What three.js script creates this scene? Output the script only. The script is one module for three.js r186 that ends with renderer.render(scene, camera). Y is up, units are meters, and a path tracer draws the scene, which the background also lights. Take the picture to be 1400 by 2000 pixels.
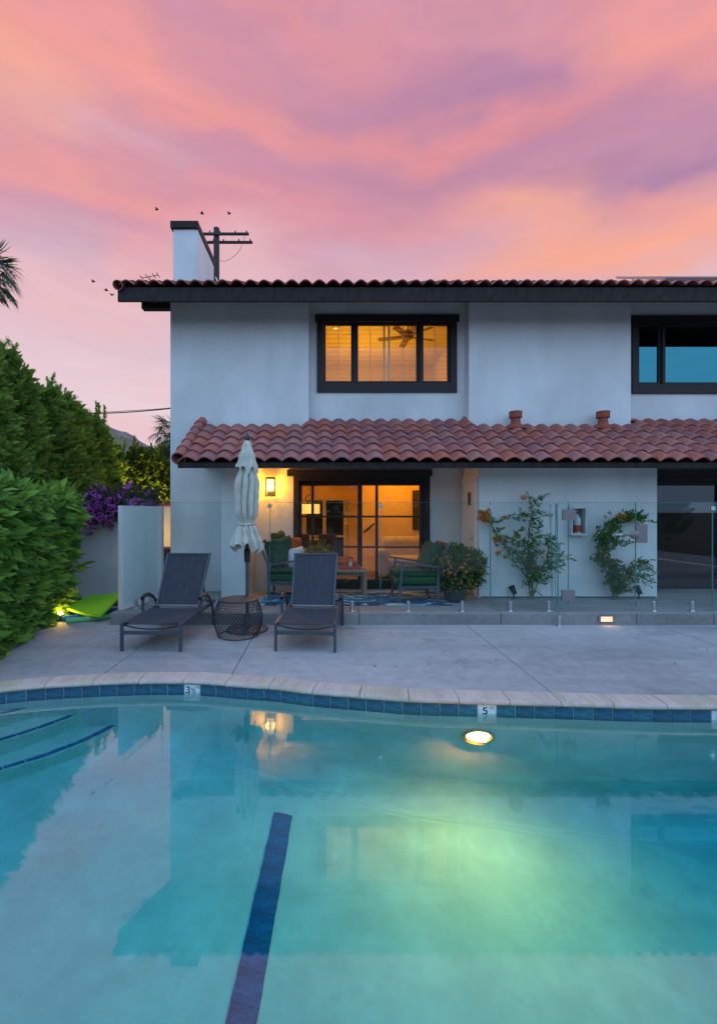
import * as THREE from 'three';
import { mergeGeometries, mergeVertices, toCreasedNormals } from 'three/addons/utils/BufferGeometryUtils.js';
import { RoundedBoxGeometry } from 'three/addons/geometries/RoundedBoxGeometry.js';
import { RectAreaLightUniformsLib } from 'three/addons/lights/RectAreaLightUniformsLib.js';

// ---------------------------------------------------------------- camera, sky, sun, exposure
const scene = new THREE.Scene();
const EYE = 1.62;                                   // metres above the pool deck (deck top is y = 0)
const camera = new THREE.PerspectiveCamera(2 * Math.atan(1000 / 889) * 180 / Math.PI, 0.7, 0.05, 3000);
camera.position.set(0, EYE, 0);
camera.lookAt(0, EYE, -10);
camera.setViewOffset(1400, 2000, 68, 0, 1400, 2000); // shifted lens, verticals stay upright

const renderer = new THREE.WebGLRenderer({ antialias: true });
renderer.toneMapping = THREE.LinearToneMapping;
renderer.toneMappingExposure = 1.0;
renderer.shadowMap.enabled = true;
RectAreaLightUniformsLib.init();

// seeded random numbers and noise
function rng(seed) { let a = seed >>> 0; return () => { a = (a + 0x6d2b79f5) | 0; let t = Math.imul(a ^ (a >>> 15), 1 | a); t = (t + Math.imul(t ^ (t >>> 7), 61 | t)) ^ t; return ((t ^ (t >>> 14)) >>> 0) / 4294967296; }; }
const hash = (x, y, s) => { let h = Math.imul(x | 0, 374761393) + Math.imul(y | 0, 668265263) + Math.imul(s | 0, 2147483647 ^ 97531); h = Math.imul(h ^ (h >>> 13), 1274126177); return ((h ^ (h >>> 16)) >>> 0) / 4294967296; };
function vnoise(x, y, s = 0, px = 0, py = 0) {
  let ix = Math.floor(x), iy = Math.floor(y), fx = x - ix, fy = y - iy;
  fx = fx * fx * (3 - 2 * fx); fy = fy * fy * (3 - 2 * fy);
  const w = (a, p) => (p ? ((a % p) + p) % p : a);
  const a = hash(w(ix, px), w(iy, py), s), b = hash(w(ix + 1, px), w(iy, py), s), c = hash(w(ix, px), w(iy + 1, py), s), d = hash(w(ix + 1, px), w(iy + 1, py), s);
  return a + (b - a) * fx + (c - a) * fy + (a - b - c + d) * fx * fy;
}
function fbm(x, y, oct = 4, s = 0, px = 0, py = 0) { let v = 0, a = 0.5, n = 0; for (let i = 0; i < oct; i++) { v += a * vnoise(x, y, s + i * 17, px, py); n += a; x *= 2; y *= 2; px *= 2; py *= 2; a *= 0.5; } return v / n; }
const clamp = THREE.MathUtils.clamp, lerp = THREE.MathUtils.lerp, sstep = (a, b, x) => { const t = clamp((x - a) / (b - a), 0, 1); return t * t * (3 - 2 * t); };

// the dusk sky: pink and orange cloud over the house, clearer and bluer away from the afterglow
function makeSky() {
  const W = 2048, H = 1024, data = new Float32Array(W * H * 4);
  const D = 180 / Math.PI;
  const spot = (px, py, sx, sy, tilt, col, k) => { const q = (px - 632) / 889, p = (1000 - py) / 889; return { A: Math.atan(q) * D, E: Math.atan(p / Math.hypot(1, q)) * D, sx: sx / 889 * D * 0.8, sy: sy / 889 * D * 0.7, tilt, col, k }; };
  const salmon = [0.90, 0.36, 0.33], orange = [0.97, 0.42, 0.29], rose = [0.78, 0.30, 0.33], violet = [0.40, 0.22, 0.40], mauve = [0.50, 0.25, 0.38], pale = [0.86, 0.56, 0.58], lav = [0.62, 0.46, 0.60];
  const clouds = [
    spot(1050, 180, 420, 110, -0.05, violet, 0.9), spot(700, 300, 330, 75, -0.1, mauve, 0.75), spot(1300, 335, 260, 70, -0.08, violet, 0.9),
    spot(160, 240, 200, 36, -0.1, lav, 0.55), spot(300, 110, 260, 40, -0.15, mauve, 0.5),
    spot(30, 120, 190, 90, -0.1, orange, 0.8), spot(100, 20, 420, 60, -0.05, salmon, 0.7), spot(330, 190, 420, 34, -0.09, salmon, 0.9), spot(900, 262, 520, 34, -0.06, rose, 0.85),
    spot(1350, 40, 230, 80, -0.35, salmon, 0.95), spot(620, 60, 250, 40, -0.25, rose, 0.5), spot(150, 355, 420, 34, -0.1, salmon, 0.65), spot(600, 430, 300, 45, -0.12, rose, 0.55),
    spot(1010, 430, 190, 55, -0.25, orange, 0.75), spot(1180, 485, 330, 55, -0.05, orange, 0.9), spot(740, 500, 260, 50, 0, lav, 0.45), spot(1290, 400, 60, 45, -0.5, salmon, 0.5),
    spot(60, 470, 130, 50, 0, lav, 0.7), spot(480, 500, 120, 60, 0.1, pale, 0.6), spot(150, 560, 260, 60, 0, pale, 0.6),
  ];
  const zen = [0.74, 1.0, 1.56], backHi = [0.60, 1.04, 1.72], backLo = [0.72, 1.06, 1.60], frontHi = [0.62, 0.29, 0.40], frontLo = [0.82, 0.63, 0.69];
  for (let r = 0; r < H; r++) {
    const up = ((r + 0.5) / H - 0.5) * Math.PI, E = up * D;
    for (let c = 0; c < W; c++) {
      const az = ((c + 0.5) / W - 0.5) * 2 * Math.PI, x = Math.cos(az), z = Math.sin(az);
      const A = Math.atan2(x, -z) * D;                        // 0 straight over the house, 180 behind the camera
      const front = sstep(88, 46, Math.abs(A - 4));
      const wx = (fbm((A + 180) / 9, E / 5, 4, 3, 40) - 0.5), wy = (fbm((A + 180) / 12, E / 4.5, 4, 9, 30) - 0.5);
      const eh = sstep(10, 36, E), ez = sstep(50, 88, E);
      const col = [0, 0, 0];
      for (let k = 0; k < 3; k++) {
        const f = lerp(frontLo[k], frontHi[k], eh), b = lerp(backLo[k], backHi[k], eh);
        col[k] = lerp(lerp(b, f, front), zen[k], ez);
      }
      // thin streaks of cloud all round the sky, warm on the afterglow's side
      const st = fbm((A + 180) / 18 + wx, (E + A * 0.08) / 3.2 + wy * 1.5, 5, 21, 20);
      const sk = sstep(0.46, 0.75, st) * sstep(2, 14, E) * (1 - ez * 0.6);
      const warm = [0.92, 0.42, 0.38], cool = [0.90, 1.02, 1.38];
      for (let k = 0; k < 3; k++) col[k] = lerp(col[k], lerp(cool[k], warm[k], front), sk * 0.34);
      const a2 = A + wx * 14, e2 = E + wy * 7;
      for (const s of clouds) {
        const dx = (a2 - s.A), dy = (e2 - s.E) + dx * -s.tilt * 0.9 * 1;
        const g = Math.exp(-0.5 * ((dx / s.sx) ** 2 + (dy / s.sy) ** 2) * 2.0) * s.k;
        if (g > 0.003) for (let k = 0; k < 3; k++) col[k] = lerp(col[k], s.col[k], g);
      }
      const fine = 1 + 0.10 * (fbm((A + 180) / 5 + wx * 2, (E + A * 0.1) / 1.1, 5, 41, 72) - 0.5);
      const o = (r * W + c) * 4;
      for (let k = 0; k < 3; k++) data[o + k] = col[k] * fine;
      data[o + 3] = 1;
    }
  }
  const t = new THREE.DataTexture(data, W, H, THREE.RGBAFormat, THREE.FloatType);
  t.mapping = THREE.EquirectangularReflectionMapping; t.magFilter = THREE.LinearFilter; t.needsUpdate = true;
  return t;
}
const skyTexture = makeSky();
scene.background = skyTexture;
scene.environment = skyTexture;

// the last of the sun, low behind the cloud beyond the house
const sun = new THREE.DirectionalLight(new THREE.Color(1.0, 0.72, 0.55), 0.25);
sun.position.set(22, 13, -40); sun.target.position.set(0, 0, -6);
sun.castShadow = true; sun.shadow.radius = 40; sun.shadow.mapSize.set(2048, 2048);
Object.assign(sun.shadow.camera, { left: -20, right: 20, top: 20, bottom: -20, near: 1, far: 120 });
scene.add(sun, sun.target);

// ---------------------------------------------------------------- helpers
const V = (x, y, z) => new THREE.Vector3(x, y, z);
const used = {};
const numbered = (n) => { const k = used[n] = (used[n] ?? -1) + 1; return k ? n + '_' + String(k).padStart(3, '0') : n; };
function shade(o) { o.castShadow = true; o.receiveShadow = true; return o; }
function tag(o, label, category, group, kind) { if (label) o.userData.label = label; if (category) o.userData.category = category; if (group) o.userData.group = group; if (kind) o.userData.kind = kind; return o; }
function thing(name, label, category, pos = [0, 0, 0], turn = 0, group) {
  const o = new THREE.Group(); o.name = numbered(name); o.position.set(...pos); o.rotation.y = turn; scene.add(o);
  return tag(o, label, category, group);
}
function part(name, geo, mat, parent, label) {
  const m = shade(new THREE.Mesh(Array.isArray(geo) ? merge(geo) : geo, mat)); m.name = name; parent.add(m); if (label) m.userData.label = label; return m;
}
function single(name, geo, mat, label, category, group) { const m = shade(new THREE.Mesh(Array.isArray(geo) ? merge(geo) : geo, mat)); m.name = numbered(name); scene.add(m); return tag(m, label, category, group); }
function structure(name, label, category) { const o = new THREE.Group(); o.name = numbered(name); scene.add(o); return tag(o, label, category, null, 'structure'); }
function copyOf(o, label, pos, turn) { const c = o.clone(); c.name = numbered(o.name.replace(/_\d{3}$/, '')); c.userData = { ...o.userData, label }; c.position.set(...pos); if (turn !== undefined) c.rotation.y = turn; scene.add(c); return c; }
function merge(list) {
  const l = list.flat(9).map((g) => { const n = g.index ? g.toNonIndexed() : g; for (const k of Object.keys(n.attributes)) if (!['position', 'normal', 'uv'].includes(k)) n.deleteAttribute(k); if (!n.attributes.uv) n.setAttribute('uv', new THREE.BufferAttribute(new Float32Array(n.attributes.position.count * 2), 2)); return n; });
  return l.length === 1 ? l[0] : mergeGeometries(l);
}
// uv in metres, taken from the side a face looks to
function metric(geo, s = 1) {
  const g = geo.index ? geo.toNonIndexed() : geo, p = g.attributes.position, n = g.attributes.normal, uv = new Float32Array(p.count * 2);
  for (let i = 0; i < p.count; i += 3) {
    const ax = Math.abs(n.getX(i) + n.getX(i + 1) + n.getX(i + 2)), ay = Math.abs(n.getY(i) + n.getY(i + 1) + n.getY(i + 2)), az = Math.abs(n.getZ(i) + n.getZ(i + 1) + n.getZ(i + 2));
    for (let k = i; k < i + 3; k++) {
      const x = p.getX(k), y = p.getY(k), z = p.getZ(k);
      const [u, v] = ax >= ay && ax >= az ? [z, y] : ay >= az ? [x, z] : [x, y];
      uv[k * 2] = u / s; uv[k * 2 + 1] = v / s;
    }
  }
  g.setAttribute('uv', new THREE.BufferAttribute(uv, 2));
  return g;
}
// box from its limits, edges rounded by r; d is the distance from the camera's plane (z = -d)
function box(x0, x1, y0, y1, d0, d1, r = 0.004, seg = 1) {
  const w = x1 - x0, h = y1 - y0, d = d1 - d0, g = r > 0 ? new RoundedBoxGeometry(w, h, d, seg, Math.min(r, w / 2.01, h / 2.01, d / 2.01)) : new THREE.BoxGeometry(w, h, d);
  g.translate((x0 + x1) / 2, (y0 + y1) / 2, -(d0 + d1) / 2);
  return metric(g);
}
const rbox = (w, h, d, r = 0.01, seg = 2) => metric(new RoundedBoxGeometry(w, h, d, seg, Math.min(r, w / 2.01, h / 2.01, d / 2.01)));
// a bar of rectangular section between two points
function bar(a, b, w, h, r = 0.003, up = V(0, 1, 0)) {
  const dir = b.clone().sub(a), L = dir.length(), g = rbox(w, h, L, r, 1);
  const m = new THREE.Matrix4(), z = dir.normalize(); let x = up.clone().cross(z); if (x.lengthSq() < 1e-6) x = V(1, 0, 0).cross(z); x.normalize();
  const y = z.clone().cross(x); m.makeBasis(x, y, z).setPosition(a.clone().add(b).multiplyScalar(0.5));
  return g.applyMatrix4(m);
}
const tube = (pts, r, seg = 24, rad = 8, closed = false) => new THREE.TubeGeometry(new THREE.CatmullRomCurve3(pts, closed), seg, r, rad, closed);
function cyl(r0, r1, h, x, y, z, seg = 24) { return new THREE.CylinderGeometry(r1, r0, h, seg).translate(x, y + h / 2, z); }
const lathe = (pts, seg = 32) => new THREE.LatheGeometry(pts.map(([r, y]) => new THREE.Vector2(r, y)), seg);
// outline in (x, y) with openings, between the distances d0 (front) and d1 (back)
function slabXY(pts, holes, d0, d1, bevel = 0) {
  const s = new THREE.Shape(pts.map(([x, y]) => new THREE.Vector2(x, y)));
  for (const h of holes) s.holes.push(new THREE.Path(h.map(([x, y]) => new THREE.Vector2(x, y))));
  const g = new THREE.ExtrudeGeometry(s, { depth: d1 - d0 - 2 * bevel, bevelEnabled: bevel > 0, bevelSize: bevel, bevelThickness: bevel, bevelOffset: -bevel, bevelSegments: 2 });
  return metric(g.translate(0, 0, -d1 + bevel));
}
// outline in (d, y), from x0 to x1
function slabDY(pts, x0, x1) {
  const s = new THREE.Shape(pts.map(([d, y]) => new THREE.Vector2(d, y)));
  const g = new THREE.ExtrudeGeometry(s, { depth: x1 - x0, bevelEnabled: false });
  g.applyMatrix4(new THREE.Matrix4().makeBasis(V(0, 0, -1), V(0, 1, 0), V(1, 0, 0)).setPosition(x0, 0, 0));
  return metric(g);
}
// outline in (x, d), from y0 up to y1
function slabXD(pts, holes, y0, y1) {
  const s = new THREE.Shape(pts.map(([x, d]) => new THREE.Vector2(x, d)));
  for (const h of holes) s.holes.push(new THREE.Path(h.map(([x, d]) => new THREE.Vector2(x, d))));
  const g = new THREE.ExtrudeGeometry(s, { depth: y1 - y0, bevelEnabled: false });
  g.applyMatrix4(new THREE.Matrix4().makeBasis(V(1, 0, 0), V(0, 0, -1), V(0, 1, 0)).setPosition(0, y0, 0));
  return metric(g);
}
const rect = (x0, x1, y0, y1) => [[x0, y0], [x1, y0], [x1, y1], [x0, y1]];

// ---------------------------------------------------------------- textures and materials
function tex(w, h, f, srgb = true) {
  const data = new Uint8Array(w * h * 4);
  for (let y = 0; y < h; y++) for (let x = 0; x < w; x++) { const c = f(x / w, y / h), o = (y * w + x) * 4; if (typeof c === 'number') { data[o] = data[o + 1] = data[o + 2] = clamp(c, 0, 1) * 255; } else for (let k = 0; k < 3; k++) data[o + k] = clamp(c[k], 0, 1) * 255; data[o + 3] = 255; }
  const t = new THREE.DataTexture(data, w, h); t.wrapS = t.wrapT = THREE.RepeatWrapping; t.magFilter = THREE.LinearFilter; t.minFilter = THREE.LinearMipmapLinearFilter; if (srgb) t.colorSpace = THREE.SRGBColorSpace; t.needsUpdate = true; return t;
}
const sized = (t, m, m2 = m) => { const c = t.clone(); c.repeat.set(1 / m, 1 / m2); c.needsUpdate = true; return c; };
const mat = (o) => new THREE.MeshPhysicalMaterial({ roughness: 0.8, ...o });
const lin = (r, g, b) => new THREE.Color().setRGB(r, g, b);

const stuccoMap = tex(512, 512, (u, v) => { const a = fbm(u * 5, v * 5, 5, 1, 5, 5), b = fbm(u * 14, v * 3, 4, 5, 14, 3), k = 0.93 + 0.10 * (a - 0.5) + 0.06 * (b - 0.5); return [k, k * 0.995, k * 0.98]; });
const grain = tex(512, 512, (u, v) => 0.6 * fbm(u * 60, v * 60, 3, 7, 60, 60) + 0.4 * fbm(u * 12, v * 12, 3, 8, 12, 12), false);
const concreteMap = tex(1024, 1024, (u, v) => {
  const a = fbm(u * 4, v * 4, 6, 2, 4, 4), b = fbm(u * 3, v * 18, 5, 6, 3, 18), c = fbm(u * 70, v * 70, 2, 12, 70, 70), d = sstep(0.62, 0.75, fbm(u * 7, v * 9, 5, 15, 7, 9));
  const k = 0.80 + 0.20 * (a - 0.5) + 0.16 * (b - 0.5) + 0.08 * (c - 0.5) - 0.07 * d; return [k, k * 0.99, k * 0.975];
});
const copingMap = tex(512, 512, (u, v) => {
  const a = fbm(u * 8, v * 8, 5, 31, 8, 8), b = sstep(0.52, 0.72, fbm(u * 12, v * 5, 4, 33, 12, 5)), c = fbm(u * 60, v * 60, 2, 35, 60, 60), k = 0.86 + 0.14 * (a - 0.5) + 0.1 * (c - 0.5);
  return [k * (1 - 0.06 * b), k * (0.94 - 0.02 * b), k * (0.90 - 0.09 * b)];
});
const plasterMap = tex(1024, 1024, (u, v) => {
  const a = fbm(u * 6, v * 6, 6, 51, 6, 6), b = fbm(u * 22, v * 22, 4, 53, 22, 22), c = sstep(0.70, 0.78, fbm(u * 34, v * 34, 3, 57, 34, 34)), k = 0.90 + 0.16 * (a - 0.5) + 0.10 * (b - 0.5) - 0.02 * c; return [k, k * 0.995, k * 0.975];
});
const clayMap = tex(256, 256, (u, v) => { const a = fbm(u * 6, v * 6, 5, 61, 6, 6), c = fbm(u * 40, v * 40, 3, 63, 40, 40), k = 0.84 + 0.30 * (a - 0.5) + 0.16 * (c - 0.5), s = sstep(0.6, 0.8, fbm(u * 9, v * 9, 3, 67, 9, 9)) * 0.12; return [k, k * (0.97 + s * 0.4), k * (0.95 + s)]; });
const glazeMap = tex(256, 256, (u, v) => { const a = fbm(u * 4, v * 16, 5, 71, 4, 16), b = fbm(u * 30, v * 60, 2, 73, 30, 60), k = 0.75 + 0.55 * (a - 0.5) + 0.2 * (b - 0.5); return [k * 0.92, k, k * 1.0]; });
const slingMap = tex(512, 512, (u, v) => { const w = 0.5 + 0.5 * Math.sin(u * 512 * Math.PI / 2), t = hash(Math.floor(u * 128), 0, 4), m = fbm(u * 60, v * 6, 3, 81, 60, 6), k = 0.68 + 0.10 * w + 0.14 * (t - 0.5) + 0.24 * (m - 0.5); return [k, k, k * 1.04]; });
const clothMap = tex(256, 256, (u, v) => { const k = 0.86 + 0.08 * Math.sin(u * 256 * Math.PI / 2) * Math.sin(v * 256 * Math.PI / 2) + 0.16 * (fbm(u * 7, v * 7, 4, 91, 7, 7) - 0.5); return [k, k, k]; });
const woodMap = tex(256, 512, (u, v) => { const g = fbm(u * 24, v * 3, 5, 95, 24, 3), k = 0.8 + 0.5 * (g - 0.5); return [k, k * 0.97, k * 0.93]; });
const rugMap = tex(512, 512, (u, v) => {
  const w = fbm(u * 5, v * 5, 5, 101, 5, 5), s = fbm(u * 3 + w * 2.2, v * 9 + w * 4, 5, 103), t = sstep(0.56, 0.66, s), n = sstep(0.38, 0.5, fbm(u * 4 + w, v * 8, 4, 107)), k = 0.9 + 0.2 * (hash(u * 512, v * 512, 3) - 0.5);
  return [lerp(lerp(0.02, 0.05, n), 0.72, t) * k, lerp(lerp(0.13, 0.42, n), 0.84, t) * k, lerp(lerp(0.27, 0.58, n), 0.86, t) * k];
});
const rippleMap = tex(512, 512, (u, v) => 0.7 * fbm(u * 5, v * 8, 3, 111, 5, 8) + 0.3 * fbm(u * 14, v * 20, 2, 113, 14, 20), false);

const M = {
  stucco: mat({ color: lin(0.78, 0.78, 0.77), map: sized(stuccoMap, 3.4), bumpMap: sized(grain, 0.9), bumpScale: 0.004, roughness: 0.92 }),
  innerWall: mat({ color: lin(0.78, 0.64, 0.44), roughness: 0.9 }),
  innerFloor: mat({ color: lin(0.30, 0.20, 0.12), map: sized(woodMap, 0.6, 1.6), roughness: 0.5 }),
  trim: mat({ specularIntensity: 0.6, color: lin(0.026, 0.022, 0.022), bumpMap: sized(woodMap, 0.3, 1.2), bumpScale: 0.001, roughness: 0.55 }),
  fascia: mat({ specularIntensity: 0.4, color: lin(0.046, 0.036, 0.037), map: sized(woodMap, 1.4, 0.5), bumpMap: sized(grain, 0.8), bumpScale: 0.003, roughness: 0.7 }),
  soffit: mat({ color: lin(0.72, 0.70, 0.66), bumpMap: sized(grain, 0.9), bumpScale: 0.003, roughness: 0.9 }),
  concrete: mat({ color: lin(0.56, 0.55, 0.56), map: sized(concreteMap, 5.2), bumpMap: sized(grain, 0.7), bumpScale: 0.0025, roughness: 0.82 }),
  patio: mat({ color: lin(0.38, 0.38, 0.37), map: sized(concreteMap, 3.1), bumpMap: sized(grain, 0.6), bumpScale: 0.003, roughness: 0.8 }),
  dirt: mat({ color: lin(0.16, 0.12, 0.09), map: sized(concreteMap, 3), bumpMap: sized(grain, 0.5), bumpScale: 0.01, roughness: 1 }),
  coping: mat({ color: lin(0.74, 0.67, 0.63), map: sized(copingMap, 0.9), bumpMap: sized(grain, 0.4), bumpScale: 0.002, roughness: 0.75 }),
  plaster: mat({ color: lin(0.86, 0.88, 0.86), map: sized(plasterMap, 2.6), roughness: 0.85 }),
  grout: mat({ color: lin(0.62, 0.68, 0.70), roughness: 0.9 }),
  lineTile: mat({ color: lin(0.012, 0.20, 0.50), map: sized(glazeMap, 0.5), roughness: 0.35 }),
  metal: mat({ color: lin(0.62, 0.63, 0.65), metalness: 1, roughness: 0.28 }),
  plate: mat({ color: lin(0.21, 0.175, 0.16), metalness: 0, roughness: 0.6 }),
  frame: mat({ color: lin(0.055, 0.068, 0.085), roughness: 0.45, bumpMap: sized(grain, 0.3), bumpScale: 0.0006 }),
  armPad: mat({ color: lin(0.10, 0.07, 0.055), map: sized(woodMap, 0.25, 0.9), roughness: 0.55 }),
  sling: mat({ color: lin(0.075, 0.082, 0.098), map: sized(slingMap, 0.5), bumpMap: sized(slingMap, 0.5), bumpScale: 0.0015, roughness: 0.85 }),
  wire: mat({ color: lin(0.025, 0.027, 0.032), roughness: 0.5 }),
  canvas: mat({ color: lin(0.76, 0.72, 0.60), map: sized(clothMap, 0.5), roughness: 0.95, side: THREE.DoubleSide }),
  green: mat({ color: lin(0.025, 0.085, 0.035), map: sized(clothMap, 0.5), bumpMap: sized(clothMap, 0.25), bumpScale: 0.002, roughness: 0.95 }),
  olive: mat({ color: lin(0.055, 0.085, 0.015), map: sized(clothMap, 0.5), bumpMap: sized(clothMap, 0.25), bumpScale: 0.002, roughness: 0.95 }),
  rust: mat({ color: lin(0.50, 0.11, 0.02), map: sized(clothMap, 0.5), roughness: 0.95 }),
  white: mat({ color: lin(0.78, 0.78, 0.78), map: sized(clothMap, 0.5), roughness: 0.9 }),
  teak: mat({ color: lin(0.34, 0.19, 0.09), map: sized(woodMap, 0.25, 0.9), roughness: 0.6 }),
  oak: mat({ color: lin(0.34, 0.27, 0.18), map: sized(woodMap, 0.3, 1.0), roughness: 0.65 }),
  rug: mat({ map: rugMap, roughness: 0.95, bumpMap: sized(grain, 0.2), bumpScale: 0.004 }),
  red: mat({ color: lin(0.42, 0.035, 0.02), roughness: 0.45 }),
  terracotta: mat({ color: lin(0.42, 0.10, 0.05), map: sized(clayMap, 0.6), roughness: 0.8 }),
  darkPot: mat({ color: lin(0.03, 0.035, 0.04), roughness: 0.5 }),
  black: mat({ color: lin(0.012, 0.012, 0.013), roughness: 0.5 }),
  bark: mat({ color: lin(0.13, 0.09, 0.06), map: sized(woodMap, 0.3, 0.6), bumpMap: sized(woodMap, 0.3, 0.6), bumpScale: 0.01, roughness: 1 }),
  stem: mat({ color: lin(0.20, 0.17, 0.09), roughness: 0.9 }),
  leaf: mat({ color: lin(1, 1, 1), transmission: 0.35, roughness: 0.9, side: THREE.DoubleSide, specularIntensity: 0.5 }),
  glossLeaf: mat({ color: lin(1, 1, 1), roughness: 0.42, side: THREE.DoubleSide }),
  petal: mat({ color: lin(1, 1, 1), transmission: 0.3, roughness: 0.9, side: THREE.DoubleSide }),
  pole: mat({ color: lin(0.055, 0.045, 0.04), bumpMap: sized(woodMap, 0.3, 1), bumpScale: 0.008, roughness: 0.95 }),
  glass: mat({ color: lin(0.90, 0.965, 0.955), transmission: 1, thickness: 0, roughness: 0, ior: 1.5 }),
  fenceGlass: mat({ color: lin(0.94, 0.985, 0.98), transmission: 1, thickness: 0, roughness: 0, ior: 1.5, specularIntensity: 0.55 }),
  glassEdge: mat({ color: lin(0.10, 0.36, 0.32), transmission: 0.4, roughness: 0.25, thickness: 0 }),
  doorGlass: mat({ color: lin(0.80, 0.83, 0.82), transmission: 1, thickness: 0, roughness: 0, ior: 1.5 }),
  dimGlass: mat({ color: lin(0.45, 0.50, 0.50), transmission: 1, thickness: 0, roughness: 0, ior: 1.52 }),
  coatedGlass: mat({ color: lin(0.045, 0.19, 0.22), metalness: 1, roughness: 0.01 }),
  steelPost: mat({ color: lin(0.45, 0.45, 0.46), metalness: 1, roughness: 0.35 }),
};
const tones = (list, o) => list.map((c) => mat({ color: lin(...c), ...o }));
const clays = tones([[0.52, 0.165, 0.13], [0.57, 0.20, 0.165], [0.46, 0.15, 0.13], [0.55, 0.16, 0.11], [0.50, 0.205, 0.18], [0.42, 0.165, 0.165]], { map: sized(clayMap, 0.7), bumpMap: sized(grain, 0.3), bumpScale: 0.003, roughness: 0.85 });
const glazes = tones([[0.035, 0.19, 0.31], [0.03, 0.16, 0.27], [0.05, 0.23, 0.34], [0.03, 0.17, 0.30]], { map: sized(glazeMap, 0.31), roughness: 0.3, clearcoat: 0.4, clearcoatRoughness: 0.2 });

// ---------------------------------------------------------------- pool, deck and ground
const WATER = -0.125;
const far = [[-3.75, 3.72], [-2.98, 4.19], [-2.22, 4.36], [-1.324, 4.41], [-0.737, 4.31], [-0.441, 4.26], [-0.15, 4.17], [0.491, 4.04], [0.754, 3.99], [1.345, 3.947], [2.065, 3.898], [2.676, 3.85], [3.2, 3.833], [4.6, 3.8], [5.7, 3.62]];
const near = [[6.5, 2.9], [6.5, 1.7], [5.6, 0.9], [4, 0.62], [1, 0.6], [-2, 0.62], [-3.4, 0.95], [-4.25, 1.8], [-4.3, 2.8]];
const poolCurve = new THREE.CatmullRomCurve3([...far, ...near].map(([x, d]) => V(x, 0, -d)), true, 'centripetal');
poolCurve.arcLengthDivisions = 2000;
const LEN = poolCurve.getLength();
// place on the pool's edge at arc length s: point, tangent, and the direction out of the pool
function edge(s) { const u = (((s / LEN) % 1) + 1) % 1, p = poolCurve.getPointAt(u), t = poolCurve.getTangentAt(u).normalize(); return { p, t, out: V(t.z, 0, -t.x) }; }
{ const e = edge(LEN * 0.2), c = V(1, 0, -2.3); if (e.out.dot(e.p.clone().sub(c)) < 0) throw new Error('edge normal looks inwards'); }
const NE = 240, ring = (off) => Array.from({ length: NE }, (_, i) => { const e = edge(LEN * i / NE); return e.p.clone().addScaledVector(e.out, off); });
const xd = (pts) => pts.map((p) => [p.x, -p.z]);
const depthAt = (x) => clamp(1.07 + 0.167 * (x + 1.324), 0.95, 2.3);

// ground under everything, out to the horizon
{
  const g = new THREE.Shape([[-900, -900], [900, -900], [900, 900], [-900, 900]].map(([a, b]) => new THREE.Vector2(a, b)));
  g.holes.push(new THREE.Path(xd(ring(0.12)).map(([a, b]) => new THREE.Vector2(a, b))));
  const geo = new THREE.ShapeGeometry(g).applyMatrix4(new THREE.Matrix4().makeBasis(V(1, 0, 0), V(0, 0, -1), V(0, 1, 0)).setPosition(0, -0.06, 0));
  const m = shade(new THREE.Mesh(metric(geo), M.dirt)); m.name = 'ground'; scene.add(m); tag(m, 'bare earth lying under the deck and the garden', 'ground', null, 'structure');
}
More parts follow.
